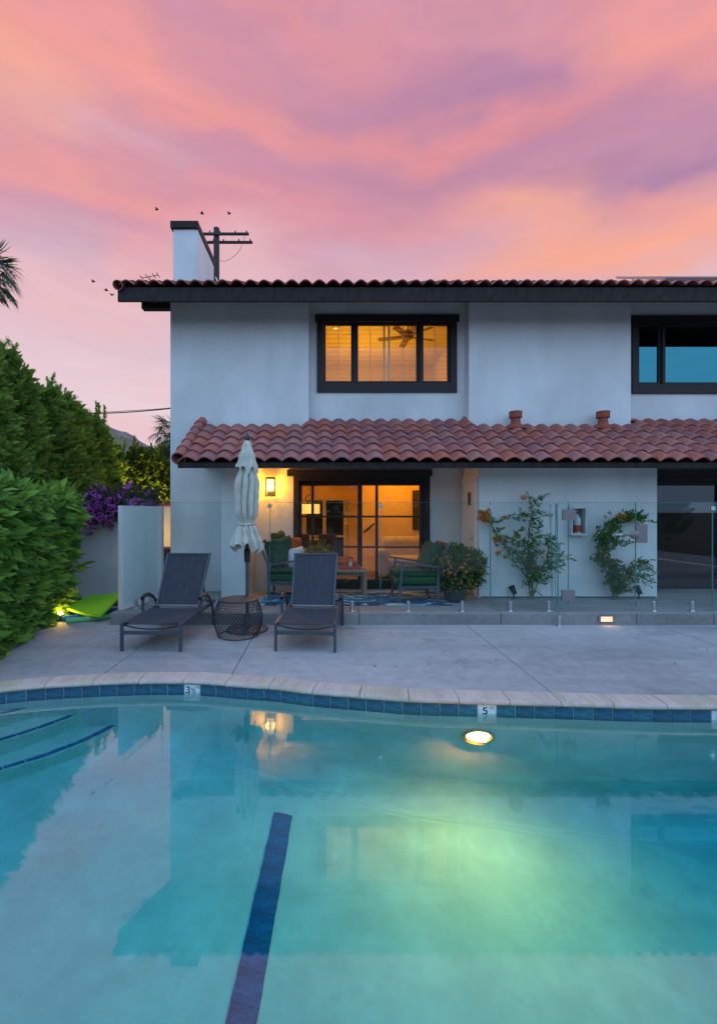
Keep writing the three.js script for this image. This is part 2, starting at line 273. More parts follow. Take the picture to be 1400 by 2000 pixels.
// basin: walls, rounded foot, sloping floor
const basin = structure('pool_basin', 'pale plastered pool basin deepening towards the far marker tiles', 'pool');
{
  const prof = [[0.0, -0.03], [0.0, -0.45, 1], [0.0, 0.30, 2], [-0.03, 0.17, 2], [-0.10, 0.07, 2], [-0.20, 0.015, 2], [-0.30, 0, 2]];
  const rows = prof.map(([off, y, mode]) => ring(off).map((p) => V(p.x, mode === 2 ? WATER - depthAt(p.x) + y : y, p.z)));
  const inner = ring(-0.30), c = V(0.9, 0, -2.35), R = 14;
  for (let k = 1; k <= R; k++) rows.push(inner.map((p) => { const q = p.clone().lerp(c, k / R); return V(q.x, WATER - depthAt(q.x), q.z); }));
  const pos = [], idx = [], uv = [];
  rows.forEach((row, r) => row.forEach((p, i) => { pos.push(p.x, p.y, p.z); uv.push(r < 6 ? i / NE * LEN : p.x, r < 6 ? p.y : p.z); }));
  for (let r = 0; r + 1 < rows.length; r++) for (let i = 0; i < NE; i++) { const j = (i + 1) % NE, a = r * NE + i, b = r * NE + j, e = a + NE, f = b + NE; idx.push(a, b, e, b, f, e); }
  const g = new THREE.BufferGeometry(); g.setAttribute('position', new THREE.Float32BufferAttribute(pos, 3)); g.setIndex(idx); g.computeVertexNormals(); g.setAttribute('uv', new THREE.Float32BufferAttribute(uv, 2));
  part('basin_shell', g, M.plaster, basin);
  // curved entry steps in the shallow corner, each with a row of blue tiles on its nosing
  const steps = [[[-2.55, 4.6], [-2.71, 4.29], [-2.93, 4.08], [-3.22, 3.86], [-3.6, 3.66], [-4.1, 3.5], [-4.8, 3.42]],
    [[-2.1, 4.7], [-2.32, 4.37], [-2.5, 4.10], [-2.73, 3.84], [-3.05, 3.56], [-3.45, 3.32], [-4.0, 3.14], [-4.9, 3.05]],
    [[-1.72, 4.75], [-1.97, 4.36], [-2.10, 4.12], [-2.27, 3.9], [-2.58, 3.62], [-2.95, 3.34], [-3.4, 3.08], [-4.0, 2.88], [-5.0, 2.75]]];
  steps.forEach((pl, k) => {
    const curve = new THREE.CatmullRomCurve3(pl.map(([x, d]) => V(x, 0, -d))), pts = curve.getSpacedPoints(40), top = WATER - 0.25 * (k + 1);
    part('step', slabXD([...xd(pts), [-5.4, 3.4], [-5.4, 5.2], [-2.2, 5.2]], [], WATER - 1.6, top), M.plaster, basin);
    const n = Math.floor(curve.getLength() / 0.155), t0 = curve.getTangentAt(0.5), side = V(t0.z, 0, -t0.x).dot(curve.getPointAt(0.5).sub(V(1, 0, -2.3))) > 0 ? 1 : -1;
    for (let i = 0; i < n; i++) {
      const a = curve.getPointAt((i + 0.03) / n), b = curve.getPointAt((i + 0.97) / n), t = b.clone().sub(a).normalize(), out = V(t.z, 0, -t.x).multiplyScalar(side);
      const m0 = a.clone().lerp(b, 0.5).addScaledVector(out, 0.045), g = rbox(a.distanceTo(b), 0.008, 0.05, 0.002, 1);
      g.applyMatrix4(new THREE.Matrix4().makeBasis(t, V(0, 1, 0), t.clone().cross(V(0, 1, 0))).setPosition(m0.x, top + 0.003, m0.z));
      part('tile', g, M.lineTile, basin);
    }
  });
  // the line of blue tiles across the floor
  const a = V(-0.32, 0, -3.62), b = V(-0.475, 0, -1.2), dir = b.clone().sub(a), n = Math.floor(dir.length() / 0.1535);
  for (let i = 0; i < n; i++) {
    const p = a.clone().addScaledVector(dir, (i + 0.5) / n), g = rbox(0.152, 0.008, dir.length() / n - 0.0012, 0.001, 1), sl = -0.167;
    const t = V(1, sl, 0).normalize(), nn = V(-sl, 1, 0).normalize();
    g.applyMatrix4(new THREE.Matrix4().makeBasis(t, nn, t.clone().cross(nn))); g.rotateY(-0.064);
    part('tile', g.translate(p.x, WATER - depthAt(p.x) + 0.004, p.z), M.lineTile, basin);
  }
}
// band of glazed tiles at the waterline, with the depth markers
{
  const n = Math.round(LEN / 0.1605), step = LEN / n, marks = [[-1.324, '3½'], [1.345, '5'], [3.38, '6']];
  const at = (x) => { let best = 0, bd = 9; for (let i = 0; i < n; i++) { const p = edge((i + 0.5) * step).p; if (p.z < -3.2 && Math.abs(p.x - x) < bd) { bd = Math.abs(p.x - x); best = i; } } return best; };
  const marked = new Map(marks.map(([x, s]) => [at(x), s])), R = rng(5);
  const shape = rbox(step - 0.006, 0.150, 0.012, 0.003, 1);
  for (let i = 0; i < n; i++) {
    const e = edge((i + 0.5) * step), s = marked.get(i);
    const m = part(s ? 'marker_tile' : 'tile', shape, s ? M.white : glazes[Math.floor(R() * 4)], basin, s ? 'white depth marker tile reading ' + s + ' FT' : undefined);
    const t = e.t.clone(), z = e.out.clone().negate(), x = V(0, 1, 0).cross(z);
    m.matrixAutoUpdate = true; m.quaternion.setFromRotationMatrix(new THREE.Matrix4().makeBasis(x, V(0, 1, 0), z)); m.position.copy(e.p).addScaledVector(e.out, -0.004 - R() * 0.001); m.position.y = -0.122; void t;
    if (s) {
      const c = document.createElement('canvas'); c.width = 256; c.height = 256; const k = c.getContext('2d');
      k.fillStyle = '#dfe4e4'; k.fillRect(0, 0, 256, 256); k.fillStyle = '#101418'; k.textBaseline = 'alphabetic'; k.textAlign = 'center';
      k.font = 'bold 150px sans-serif';
      if (s === '3½') { k.fillText('3', 62, 138); k.font = 'bold 120px sans-serif'; k.save(); k.scale(0.75, 1); k.fillText('½', 200, 134); k.restore(); } else k.fillText(s, 100, 138);
      k.font = 'bold 54px sans-serif'; k.fillText('FT', s === '3½' ? 222 : 196, 62);
      const tx = new THREE.CanvasTexture(c); tx.colorSpace = THREE.SRGBColorSpace;
      const face = part('lettering', new THREE.PlaneGeometry(step - 0.010, 0.146), mat({ map: tx, roughness: 0.35 }), m); face.position.z = 0.0075;
    }
  }
  part('grout_bed', (() => {
    const pos = [], idx = [];
    for (let i = 0; i < NE; i++) { const e = edge(LEN * i / NE), p = e.p.clone().addScaledVector(e.out, -0.003); pos.push(p.x, -0.03, p.z, p.x, -0.2, p.z); const j = (i + 1) % NE; idx.push(i * 2, i * 2 + 1, j * 2, j * 2, i * 2 + 1, j * 2 + 1); }
    const g = new THREE.BufferGeometry(); g.setAttribute('position', new THREE.Float32BufferAttribute(pos, 3)); g.setIndex(idx); g.computeVertexNormals(); g.setAttribute('uv', new THREE.Float32BufferAttribute(new Float32Array(pos.length / 3 * 2), 2)); return g;
  })(), M.grout, basin);
}
// coping stones with a rounded lip
const CB = 0.185;
const coping = structure('pool_coping', 'curved row of pale coping stones along the pool edge', 'coping');
{
  const n = Math.round(LEN / 0.43), R = rng(11), prof = [[CB, -0.09], [CB, 0.004], [0.0, 0.004], [-0.018, -0.001], [-0.032, -0.013], [-0.036, -0.024], [-0.032, -0.034], [-0.02, -0.042], [0.05, -0.045]];
  for (let i = 0; i < n; i++) {
    const s0 = LEN * i / n + 0.003, s1 = LEN * (i + 1) / n - 0.003, K = 5, pos = [], idx = [], uv = [], dy = (R() - 0.5) * 0.003;
    for (let k = 0; k <= K; k++) { const e = edge(lerp(s0, s1, k / K)); prof.forEach(([o, y], q) => { const p = e.p.clone().addScaledVector(e.out, o); pos.push(p.x, y + dy, p.z); uv.push(lerp(s0, s1, k / K) + R() * 0.0001, q * 0.03 + i * 0.13); }); }
    const Q = prof.length;
    for (let k = 0; k < K; k++) for (let q = 0; q + 1 < Q; q++) { const a = k * Q + q, b = a + Q; idx.push(a, b, a + 1, b, b + 1, a + 1); }
    for (let q = 1; q + 1 < Q; q++) { idx.push(0, q, q + 1); const z = K * Q; idx.push(z, z + q + 1, z + q); }
    const g = new THREE.BufferGeometry(); g.setAttribute('position', new THREE.Float32BufferAttribute(pos, 3)); g.setAttribute('uv', new THREE.Float32BufferAttribute(uv, 2)); g.setIndex(idx);
    part('coping_stone', toCreasedNormals(g, 0.9), M.coping, coping);
  }
}
// deck: poured slabs between open joints
const deck = structure('pool_deck', 'grey concrete pool deck poured in wide slabs', 'deck');
const STEP = 6.54;
{
  const cuts = [-12, -3.9, -2.2, -0.915, 2.04, 4.76, 7.5, 14], b = ring(CB + 0.006), G = 0.010;
  const farEdge = b.filter((p) => -p.z > 2.3).map((p) => [p.x, -p.z]).sort((p, q) => p[0] - q[0]), nearEdge = b.filter((p) => -p.z <= 2.3).map((p) => [p.x, -p.z]).sort((p, q) => p[0] - q[0]);
  const onto = (line, x) => { for (let i = 0; i + 1 < line.length; i++) if (line[i][0] <= x && line[i + 1][0] >= x) return lerp(line[i][1], line[i + 1][1], (x - line[i][0]) / (line[i + 1][0] - line[i][0] || 1)); return 2.3; };
  const lo = farEdge[0][0] + 0.002, hi = farEdge[farEdge.length - 1][0] - 0.002;
  for (let i = 0; i + 1 < cuts.length; i++) {
    const x0 = cuts[i] + G / 2, x1 = cuts[i + 1] - G / 2;
    for (const [line, outer, sg] of [[farEdge, i < 1 ? 20 : STEP - 0.004, 1], [nearEdge, -9, -1]]) {
      const inner = [];
      for (const x of [x0, ...line.map((p) => p[0]).filter((x) => x > x0 && x < x1), x1]) inner.push([x, x <= lo || x >= hi ? 2.3 + sg * 0.003 : onto(line, x)]);
      const pts = sg > 0 && i === 1 ? [...inner, [x1, outer], [-3.078, outer], [-3.078, 8.295], [x0, 8.295]] : sg > 0 ? [...inner, [x1, outer], [x0, outer]] : [[x0, outer], [x1, outer], ...inner.reverse()];
      part('slab', slabXD(pts, [], -0.1, 0), M.concrete, deck);
    }
  }
}
// raised patio in front of the house, in cast pieces
const PAT = 0.17;
const patio = structure('patio', 'raised concrete patio with a low step along the pool deck', 'patio');
{
  const cuts = [-3.07, 0.51, 2.545, 4.49, 5.6, 8.4, 12];
  for (let i = 0; i + 1 < cuts.length; i++) part('slab', box(cuts[i] + 0.003, cuts[i + 1] - 0.003, -0.05, PAT, STEP, STEP + 0.36, 0.012, 2), M.patio, patio);
  const back = [-3.07, 2.545, 8.4, 12];
  for (let i = 0; i + 1 < back.length; i++) part('slab', box(back[i] + 0.003, back[i + 1] - 0.003, -0.05, PAT - 0.003, STEP + 0.366, i === 0 ? 8.34 : 8.59, 0.006, 1), M.patio, patio);
}
// the water
{
  const o = xd(ring(0.004)), s = new THREE.Shape(o.map(([x, d]) => new THREE.Vector2(x, d)));
  const body = new THREE.ExtrudeGeometry(s, { depth: 2.9, bevelEnabled: false });
  body.applyMatrix4(new THREE.Matrix4().makeBasis(V(1, 0, 0), V(0, 0, -1), V(0, 1, 0)).setPosition(0, WATER - 2.9, 0));
  const w = shade(new THREE.Mesh(metric(body), mat({ color: lin(1, 1, 1), transmission: 1, thickness: 1.5, ior: 1.333, roughness: 0, attenuationColor: lin(0.13, 0.78, 0.90), attenuationDistance: 2.6, bumpMap: sized(rippleMap, 1.7), bumpScale: 0.0026, clearcoat: 1, clearcoatRoughness: 0 })));
  w.name = 'pool_water'; scene.add(w); tag(w, 'clear turquoise water filling the swimming pool', 'water', null, 'structure');
}
// lamp set in the pool wall
{
  const e = (() => { let s = 0, b = 9; for (let i = 0; i < 2000; i++) { const q = edge(LEN * i / 2000); if (q.p.z < -3.2 && Math.abs(q.p.x - 1.335) < b) { b = Math.abs(q.p.x - 1.335); s = LEN * i / 2000; } } return edge(s); })();
  const L = thing('pool_light', 'round warm light glowing under water in the pool wall', 'light', [e.p.x, WATER - 0.46, e.p.z], Math.atan2(-e.out.x, -e.out.z));
  part('rim', new THREE.TorusGeometry(0.125, 0.018, 10, 40).translate(0, 0, 0.012), mat({ color: lin(0.75, 0.42, 0.14), metalness: 0.6, roughness: 0.35 }), L);
  const lens = part('lamp_lens', new THREE.SphereGeometry(0.112, 32, 12, 0, Math.PI * 2, 0, 0.6).rotateX(Math.PI / 2).translate(0, 0, -0.09).scale(1.75, 1.75, 0.6), mat({ color: lin(0.9, 0.85, 0.7), emissive: lin(1, 0.66, 0.26), emissiveIntensity: 7, roughness: 0.3 }), L); lens.scale.setScalar(0.92);
  const a = new THREE.RectAreaLight(lin(1.0, 0.19, 0.02), 3300, 0.11, 0.11); a.position.set(0, 0, 0.05); L.add(a);
  a.rotation.set(-0.24, Math.PI - 0.10, 0, 'YXZ');
}

// ---------------------------------------------------------------- the house
const house = thing('house', 'white two storey stucco house with red tile roofs and dark trim', 'house');
const B = 8.6, F2 = 8.35, F1 = 7.72;
{
  const wall = (g) => part('wall', g, M.stucco, house);
  wall(slabXY([[-2.81, 0], [-1.737, 0], [-1.737, 2.5], [-0.27, 2.5], [-0.27, 5.62], [-2.81, 5.62]], [], F2, B - 0.003, 0.008));
  wall(slabXY(rect(-2.8, 12, 0, 5.75), [rect(-0.57, 2.0, PAT, 2.297), rect(-0.05, 2.43, 3.95, 5.25), rect(5.88, 8.5, 3.93, 5.22), rect(6.15, 9.0, PAT, 2.30)], B, B + 0.2));
  wall(slabXY(rect(2.66, 5.63, 2.5, 5.62), [], F2, B - 0.003, 0.008));
  wall(slabXY(rect(8.7, 12, 2.5, 5.62), [], F2, B - 0.003, 0.008));
  wall(box(-1.737, -1.303, PAT - 0.05, 2.46, F1, B - 0.003, 0.01, 2));
  wall(box(2.63, 5.65, PAT - 0.05, 2.46, F1, B - 0.003, 0.01, 2));
  wall(box(9.2, 12, PAT - 0.05, 2.46, F1, B - 0.003, 0.01, 2));
  wall(slabDY([[B + 0.2, 0], [16, 0], [16, 5.5], [12.6, 7.25], [B + 0.2, 5.55]], -2.81, -2.6));
  wall(slabDY([[B + 0.2, 0], [16, 0], [16, 5.5], [12.6, 7.25], [B + 0.2, 5.55]], 11.8, 12));
  wall(box(-2.81, 12, 0, 5.5, 16, 16.2, 0.004));
  // foot of the plant wall: dark weep screed line
  part('base_strip', box(2.66, 5.62, PAT, PAT + 0.018, F1 - 0.012, F1 + 0.05, 0.002), M.frame, house);

  // tiles: one barrel-and-pan piece, laid in courses
  const TW = 0.262, TL = 0.40;
  const tileShape = (() => {
    const n = 12, pos = [], idx = [], prof = (u) => 0.068 * Math.pow(0.5 + 0.5 * Math.cos(2 * Math.PI * (u - 0.5)), 0.58), th = 0.016;
    for (const [l, lift] of [[0, 0.03], [TL, 0]]) for (let k = 0; k <= n; k++) { const u = k / n, x = (u - 0.5) * (TW + 0.012), y = prof(u) + lift; pos.push(x, y, l, x, y - th, l); }
    const S = (n + 1) * 2;
    for (let k = 0; k < n; k++) { const a = k * 2; idx.push(a, a + 2, a + S, a + 2, a + 2 + S, a + S); idx.push(a + 1, a + 1 + S, a + 3, a + 3, a + 1 + S, a + 3 + S); idx.push(a, a + 1, a + 2, a + 1, a + 3, a + 2); }
    idx.push(0, S, 1, S, S + 1, 1); const z = n * 2; idx.push(z, z + 1, z + S, z + 1, z + 1 + S, z + S);
    const g = new THREE.BufferGeometry(); g.setAttribute('position', new THREE.Float32BufferAttribute(pos, 3)); g.setIndex(idx);
    const h = toCreasedNormals(g, 0.75); h.applyMatrix4(new THREE.Matrix4().makeBasis(V(1, 0, 0), V(0, 1, 0), V(0, 0, -1)));
    const p = h.attributes.position, ix = []; for (let i = 0; i < p.count; i += 3) ix.push(i, i + 2, i + 1);   // the flip above turned the faces round
    h.setIndex(ix); const out = h.toNonIndexed(); out.computeVertexNormals(); return metric(toCreasedNormals(mergeVertices(out.deleteAttribute('normal')), 0.75));
  })();
  const capShape = (() => { const g = new THREE.CylinderGeometry(0.070, 0.108, 0.33, 14, 1, true, 0, Math.PI * 2); const i = new THREE.CylinderGeometry(0.056, 0.093, 0.33, 14, 1, true, 0, Math.PI * 2); const rim = new THREE.RingGeometry(0.093, 0.108, 14).rotateX(Math.PI / 2).translate(0, -0.165, 0); return metric(merge([g, i, rim]).rotateX(Math.PI / 2).rotateX(Math.PI)); })();
  const R = rng(77);
  const lay = (roof, x, d, y, slope) => {
    const m = part('tile', tileShape, clays[Math.floor(R() * 6)], roof); m.position.set(x + (R() - 0.5) * 0.006, y + (R() - 0.5) * 0.004, -d + (R() - 0.5) * 0.012); m.rotation.set(Math.atan(slope) - 0.02, (R() - 0.5) * 0.012, (R() - 0.5) * 0.012, 'YXZ'); return m;
  };
  const cap = (roof, x, d, y, slope) => { const m = part('ridge_tile', capShape, clays[Math.floor(R() * 6)], roof); m.position.set(x, y, -d); m.rotation.x = Math.atan(slope) + 0.05; return m; };

  // lower roof over the patio
  const low = part('lower_roof', slabDY([[7.03, 2.375], [B, 2.375 + 0.6 * (B - 7.03)], [B, 2.375 + 0.6 * (B - 7.03) - 0.06], [7.03, 2.315]], -2.22, 12), M.fascia, house);
  const S1 = 0.6, c1 = Math.cos(Math.atan(S1)), E1 = 0.285 * c1;
  for (let k = 0; k < 6; k++) for (let i = 0; ; i++) {
    const x = -2.08 + i * TW; if (x > 8.7) break; const d = 6.955 + k * E1, inBay = (x > -0.27 && x < 2.66) || (x > 5.63 && x < 8.7);
    if (d + TL * c1 > (inBay ? B : F2) + 0.16) continue;
    lay(low, x, d, 2.405 + S1 * (d - 7.0), S1);
  }
  for (let k = 0; k < 6; k++) { const d = 7.06 + k * E1; if (d < 8.3) cap(low, -2.225, d + 0.05, 2.46 + S1 * (d + 0.05 - 7.0), S1); }
  for (let k = 0; k < 2; k++) cap(low, k ? 5.66 : 2.63, F2 + 0.1, 2.45 + S1 * (F2 + 0.1 - 7.0), S1).scale.set(0.5, 0.5, 0.7);
  part('fascia_board', box(-2.24, 12, 2.297, 2.383, 6.995, 7.035, 0.003), M.fascia, low);
  part('rake_board', slabDY([[7.036, 2.297], [F2, 2.297 + 0.5 * (F2 - 7.036)], [F2, 2.41 + S1 * (F2 - 7)], [7.036, 2.43]], -2.24, -2.205), M.fascia, low);
  part('soffit_panel', box(-2.2, 12, 2.452, 2.475, 7.33, B - 0.003, 0.002), M.soffit, low);
  // upper roof
  const S2 = 0.455, up = part('upper_roof', slabDY([[7.63, 5.36], [12.6, 5.36 + S2 * 4.97], [16.9, 5.36 + S2 * 0.67], [16.9, 5.30 + S2 * 0.5], [12.6, 5.28 + S2 * 4.97], [7.63, 5.27]], -3.40, 12.4), M.fascia, house);
  const c2 = Math.cos(Math.atan(S2)), E2 = 0.285 * c2;
  for (let k = 0; k < 2; k++) for (let i = 0; ; i++) { const x = -3.27 + i * 0.2285; if (x > 8.4) break; const d = 7.545 + k * E2; const m = lay(up, x, d, 5.395 + S2 * (d - 7.6), S2); m.scale.x = 0.872; }
  const rest = []; for (let k = 2; k < 16; k++) for (let i = 0; i < 66; i++) { const g = tileShape.clone(); const d = 7.545 + k * E2; g.scale(0.872, 1, 1).rotateX(Math.atan(S2) - 0.02).translate(-3.27 + i * 0.2285, 5.395 + S2 * (d - 7.6), -d); rest.push(g); }
  tag(part('tiles', rest, clays[0], up), null, null, null, 'stuff');
  for (let k = 0; k < 16; k++) { const d = 7.66 + k * E2; cap(up, -3.40, d, 5.415 + S2 * (d - 7.6), S2).scale.set(0.75, 0.75, 1); }
  part('fascia_board', box(-3.43, 12.4, 5.133, 5.366, 7.585, 7.63, 0.004), M.fascia, up);
  part('rake_board', slabDY([[7.631, 5.140], [12.6, 5.140 + 0.47 * 4.97], [12.6, 5.38 + S2 * 4.97], [7.631, 5.40]], -3.43, -3.385), M.fascia, up);
  part('outlooker_beam', box(-3.345, -2.80, 5.362, 5.475, 8.36, 8.50, 0.005), M.fascia, up);
  // roof vents
  for (const x of [2.655 + 0.78, 5.0]) {
    const d = 8.16, y = 2.41 + S1 * (d - 7.0) + 0.03, v = part('roof_vent', [lathe([[0.17, -0.03], [0.15, 0.02], [0.085, 0.06], [0.075, 0.2]], 20).translate(x, y, -d)], M.terracotta, house, 'terracotta painted vent pipe');
    part('vent_cap', [cyl(0.11, 0.11, 0.115, x, y + 0.17, -d, 20), cyl(0.113, 0.113, 0.02, x, y + 0.255, -d, 20)], M.terracotta, v);
  }
  // chimney
  const ch = part('chimney', box(-3.24, -2.712, 0, 7.71, 9.8, 11.2, 0.012, 2), M.stucco, house);
  part('chimney_cap', box(-3.285, -2.69, 7.71, 7.865, 9.75, 11.25, 0.01, 2), M.fascia, ch);
  part('flue', box(-3.0, -2.72, 7.865, 7.93, 9.9, 10.3, 0.008), M.stucco, ch);

  // windows and doors; opening x0..x1, y0..y1 in the wall at distance B
  const pane = (name, x0, x1, y0, y1, d, glass, parent) => { const g = new THREE.PlaneGeometry(x1 - x0, y1 - y0).translate((x0 + x1) / 2, (y0 + y1) / 2, -d); return part(name, g, glass, parent); };
  const sash = (x0, x1, y0, y1, w, d, parent) => part('sash', [box(x0, x0 + w, y0, y1, d, d + 0.05, 0.003), box(x1 - w, x1, y0, y1, d, d + 0.05, 0.003), box(x0 + w, x1 - w, y0, y0 + w, d, d + 0.05, 0.003), box(x0 + w, x1 - w, y1 - w, y1, d, d + 0.05, 0.003)], M.trim, parent);
  const window3 = (x0, x1, y0, y1, splits, glass, label, T) => {
    const w = part('window', [box(x0, x0 + T, y0, y1, B - 0.045, B + 0.09, 0.004), box(x1 - T, x1, y0, y1, B - 0.045, B + 0.09, 0.004), box(x0 + T, x1 - T, y0, y0 + T * 1.5, B - 0.045, B + 0.09, 0.004), box(x0 + T, x1 - T, y1 - T, y1, B - 0.045, B + 0.09, 0.004)], M.trim, house, label);
    part('lintel', box(x0 - 0.035, x1 + 0.035, y1 - 0.135, y1 + 0.0, B - 0.075, B - 0.04, 0.004), M.trim, w);
    const e = [x0 + T, ...splits, x1 - T];
    for (let i = 0; i + 1 < e.length; i++) { const a = e[i] + (i ? 0.022 : 0.001), b = e[i + 1] - (i + 2 < e.length ? 0.022 : 0.001), sw = 0.045; sash(a, b, y0 + T * 1.5 + 0.001, y1 - T - 0.001, sw, B + 0.015, w); pane('pane', a + sw - 0.004, b - sw + 0.004, y0 + T * 1.5 + sw - 0.004, y1 - T - sw + 0.004, B + 0.04, glass, w); }
    for (const s of splits) part('mullion', box(s - 0.021, s + 0.021, y0 + T * 1.5, y1 - T, B - 0.03, B + 0.085, 0.004), M.trim, w);
    return w;
  };
  window3(-0.126, 2.505, 3.874, 5.325, [0.585, 1.82], M.doorGlass, 'wide dark framed window lit warm from inside', 0.12);
  window3(5.80, 8.57, 3.85, 5.306, [6.395, 7.99], M.coatedGlass, 'wide dark framed window reflecting the blue sky', 0.12);

  const slider = (x0, x1, y1, panels, glass, label) => {
    const y0 = PAT + 0.03, jw = 0.10;
    const s = part('sliding_door', [box(x0, x0 + jw, PAT, y1, B - 0.03, B + 0.16, 0.004), box(x1 - jw, x1, PAT, y1, B - 0.03, B + 0.16, 0.004), box(x0 + jw, x1 - jw, y1 - 0.09, y1, B - 0.03, B + 0.16, 0.004), box(x0 + jw, x1 - jw, PAT, y0, B - 0.03, B + 0.16, 0.003)], M.trim, house, label);
    part('lintel', box(x0 - 0.115, x1 + 0.03, y1 - 0.005, y1 + 0.118, B - 0.10, B - 0.003, 0.004), M.trim, s);
    for (const [a, b, m, d] of panels) {
      const w = 0.085, gy0 = y0 + 0.14, gy1 = y1 - 0.09 - w;
      const leaf = part('leaf_frame', [box(a, a + w, y0, y1 - 0.09, d, d + 0.045, 0.003), box(b - w, b, y0, y1 - 0.09, d, d + 0.045, 0.003), box(a + w, b - w, y0, gy0, d, d + 0.045, 0.003), box(a + w, b - w, gy1, y1 - 0.09, d, d + 0.045, 0.003)], M.trim, s);
      pane('pane', a + w - 0.004, b - w + 0.004, gy0 - 0.004, gy1 + 0.004, d + 0.022, glass, leaf);
      if (m) { part('muntin', box(m - 0.027, m + 0.027, gy0, gy1, d + 0.005, d + 0.019, 0.002), M.trim, leaf); for (const y of [1.533, 0.953]) part('muntin', box(a + w, b - w, y - 0.017, y + 0.017, d + 0.006, d + 0.020, 0.002), M.trim, leaf); }
      part('handle', box(b - 0.055, b - 0.03, 1.05, 1.3, d - 0.035, d - 0.004, 0.008), M.black, leaf);
    }
    return s;
  };
  slider(-0.57, 2.0, 2.297, [[-0.50, 0.735, -0.21, B + 0.085], [0.645, 1.90, 1.005, B + 0.025]], M.doorGlass, 'dark framed sliding glass door lit orange from inside');
  slider(6.15, 9.0, 2.30, [[6.25, 7.62, 0, B + 0.085], [7.53, 8.9, 0, B + 0.025]], M.dimGlass, 'dark framed sliding glass door beside the plant wall');

  // side door in the reveal of the plant wall, its grille above
  const X = 2.63, sd = part('door', box(X - 0.028, X - 0.002, PAT + 0.01, 2.17, 7.86, 8.48, 0.004), M.soffit, house, 'white side door set in the patio reveal');
  part('handle', new THREE.SphereGeometry(0.03, 14, 10).translate(X - 0.07, 1.17, -7.95), M.metal, sd);
  part('door_casing', [box(X - 0.04, X - 0.002, PAT, 2.24, 7.79, 7.858, 0.004), box(X - 0.04, X - 0.002, PAT, 2.24, 8.482, 8.55, 0.004), box(X - 0.04, X - 0.002, 2.172, 2.24, 7.859, 8.481, 0.004)], M.soffit, sd);
  const gr = part('vent_grille', box(X - 0.05, X - 0.03, 1.74, 1.97, 8.06, 8.17, 0.003), M.frame, sd); void gr;
}
// rooms behind the glass
{
  const room = (x0, x1, y0, y1, d0, d1, label) => {
    const r = part('room', [box(x0 - 0.1, x0, y0 - 0.1, y1 + 0.1, d0, d1, 0), box(x1, x1 + 0.1, y0 - 0.1, y1 + 0.1, d0, d1, 0), box(x0, x1, y1, y1 + 0.1, d0, d1, 0), box(x0 - 0.1, x1 + 0.1, y0 - 0.1, y1 + 0.1, d1 + 0.001, d1 + 0.1, 0)], M.innerWall, house, label);
    part('room_floor', box(x0, x1, y0 - 0.1, y0, d0, d1, 0), M.innerFloor, r); return r;
  };
  const living = room(-1.0, 2.75, PAT, 2.62, B + 0.205, 13.2, 'warmly lit living room behind the sliding door');
  // far window of the living room: white frames on dark garden panes
  const fx = [-0.55, 0.02, 0.62];
  for (let i = 0; i < 2; i++) { const w = part('room_window', [box(fx[i] - 0.05, fx[i] + 0.05, 0.3, 1.98, 13.12, 13.199, 0.004), box(fx[i + 1] - 0.05, fx[i + 1] + 0.05, 0.3, 1.98, 13.1201, 13.199, 0.004)], M.white, living); for (const y of [0.3, 0.92, 1.98]) part('rail', box(fx[i] + 0.05, fx[i + 1] - 0.05, y - 0.03, y + 0.03, 13.13, 13.199, 0.004), M.white, w); part('pane', box(fx[i] + 0.05, fx[i + 1] - 0.05, 0.33, 1.95, 13.17, 13.19, 0), mat({ color: lin(0.012, 0.016, 0.010), roughness: 0.15 }), w); }
  part('partition', [box(0.95, 1.05, PAT, 2.62, 11.301, 13.199, 0), box(0.95, 2.75, PAT, 2.62, 11.2, 11.3, 0.004)], M.innerWall, living);
  part('stair_rail', bar(V(0.98, 1.12, -11.14), V(1.24, 1.34, -11.14), 0.04, 0.04), M.trim, living);
  part('beam', box(-1, 0.95, 2.32, 2.619, 11.6, 11.8, 0.004), M.innerWall, living);
  room(-0.55, 3.0, 2.95, 5.62, B + 0.205, 12.6, 'warmly lit bedroom behind the shutters');
}
const warmGlow = (k) => mat({ color: lin(0.9, 0.8, 0.6), emissive: lin(1, 0.56, 0.16), emissiveIntensity: k, roughness: 0.6 });
function lamp(parent, x, y, z, cd, col = lin(1, 0.34, 0.012), radius = 3) { const l = new THREE.PointLight(col, cd); l.position.set(x, y, z); l.castShadow = true; l.shadow.radius = radius; parent.add(l); return l; }
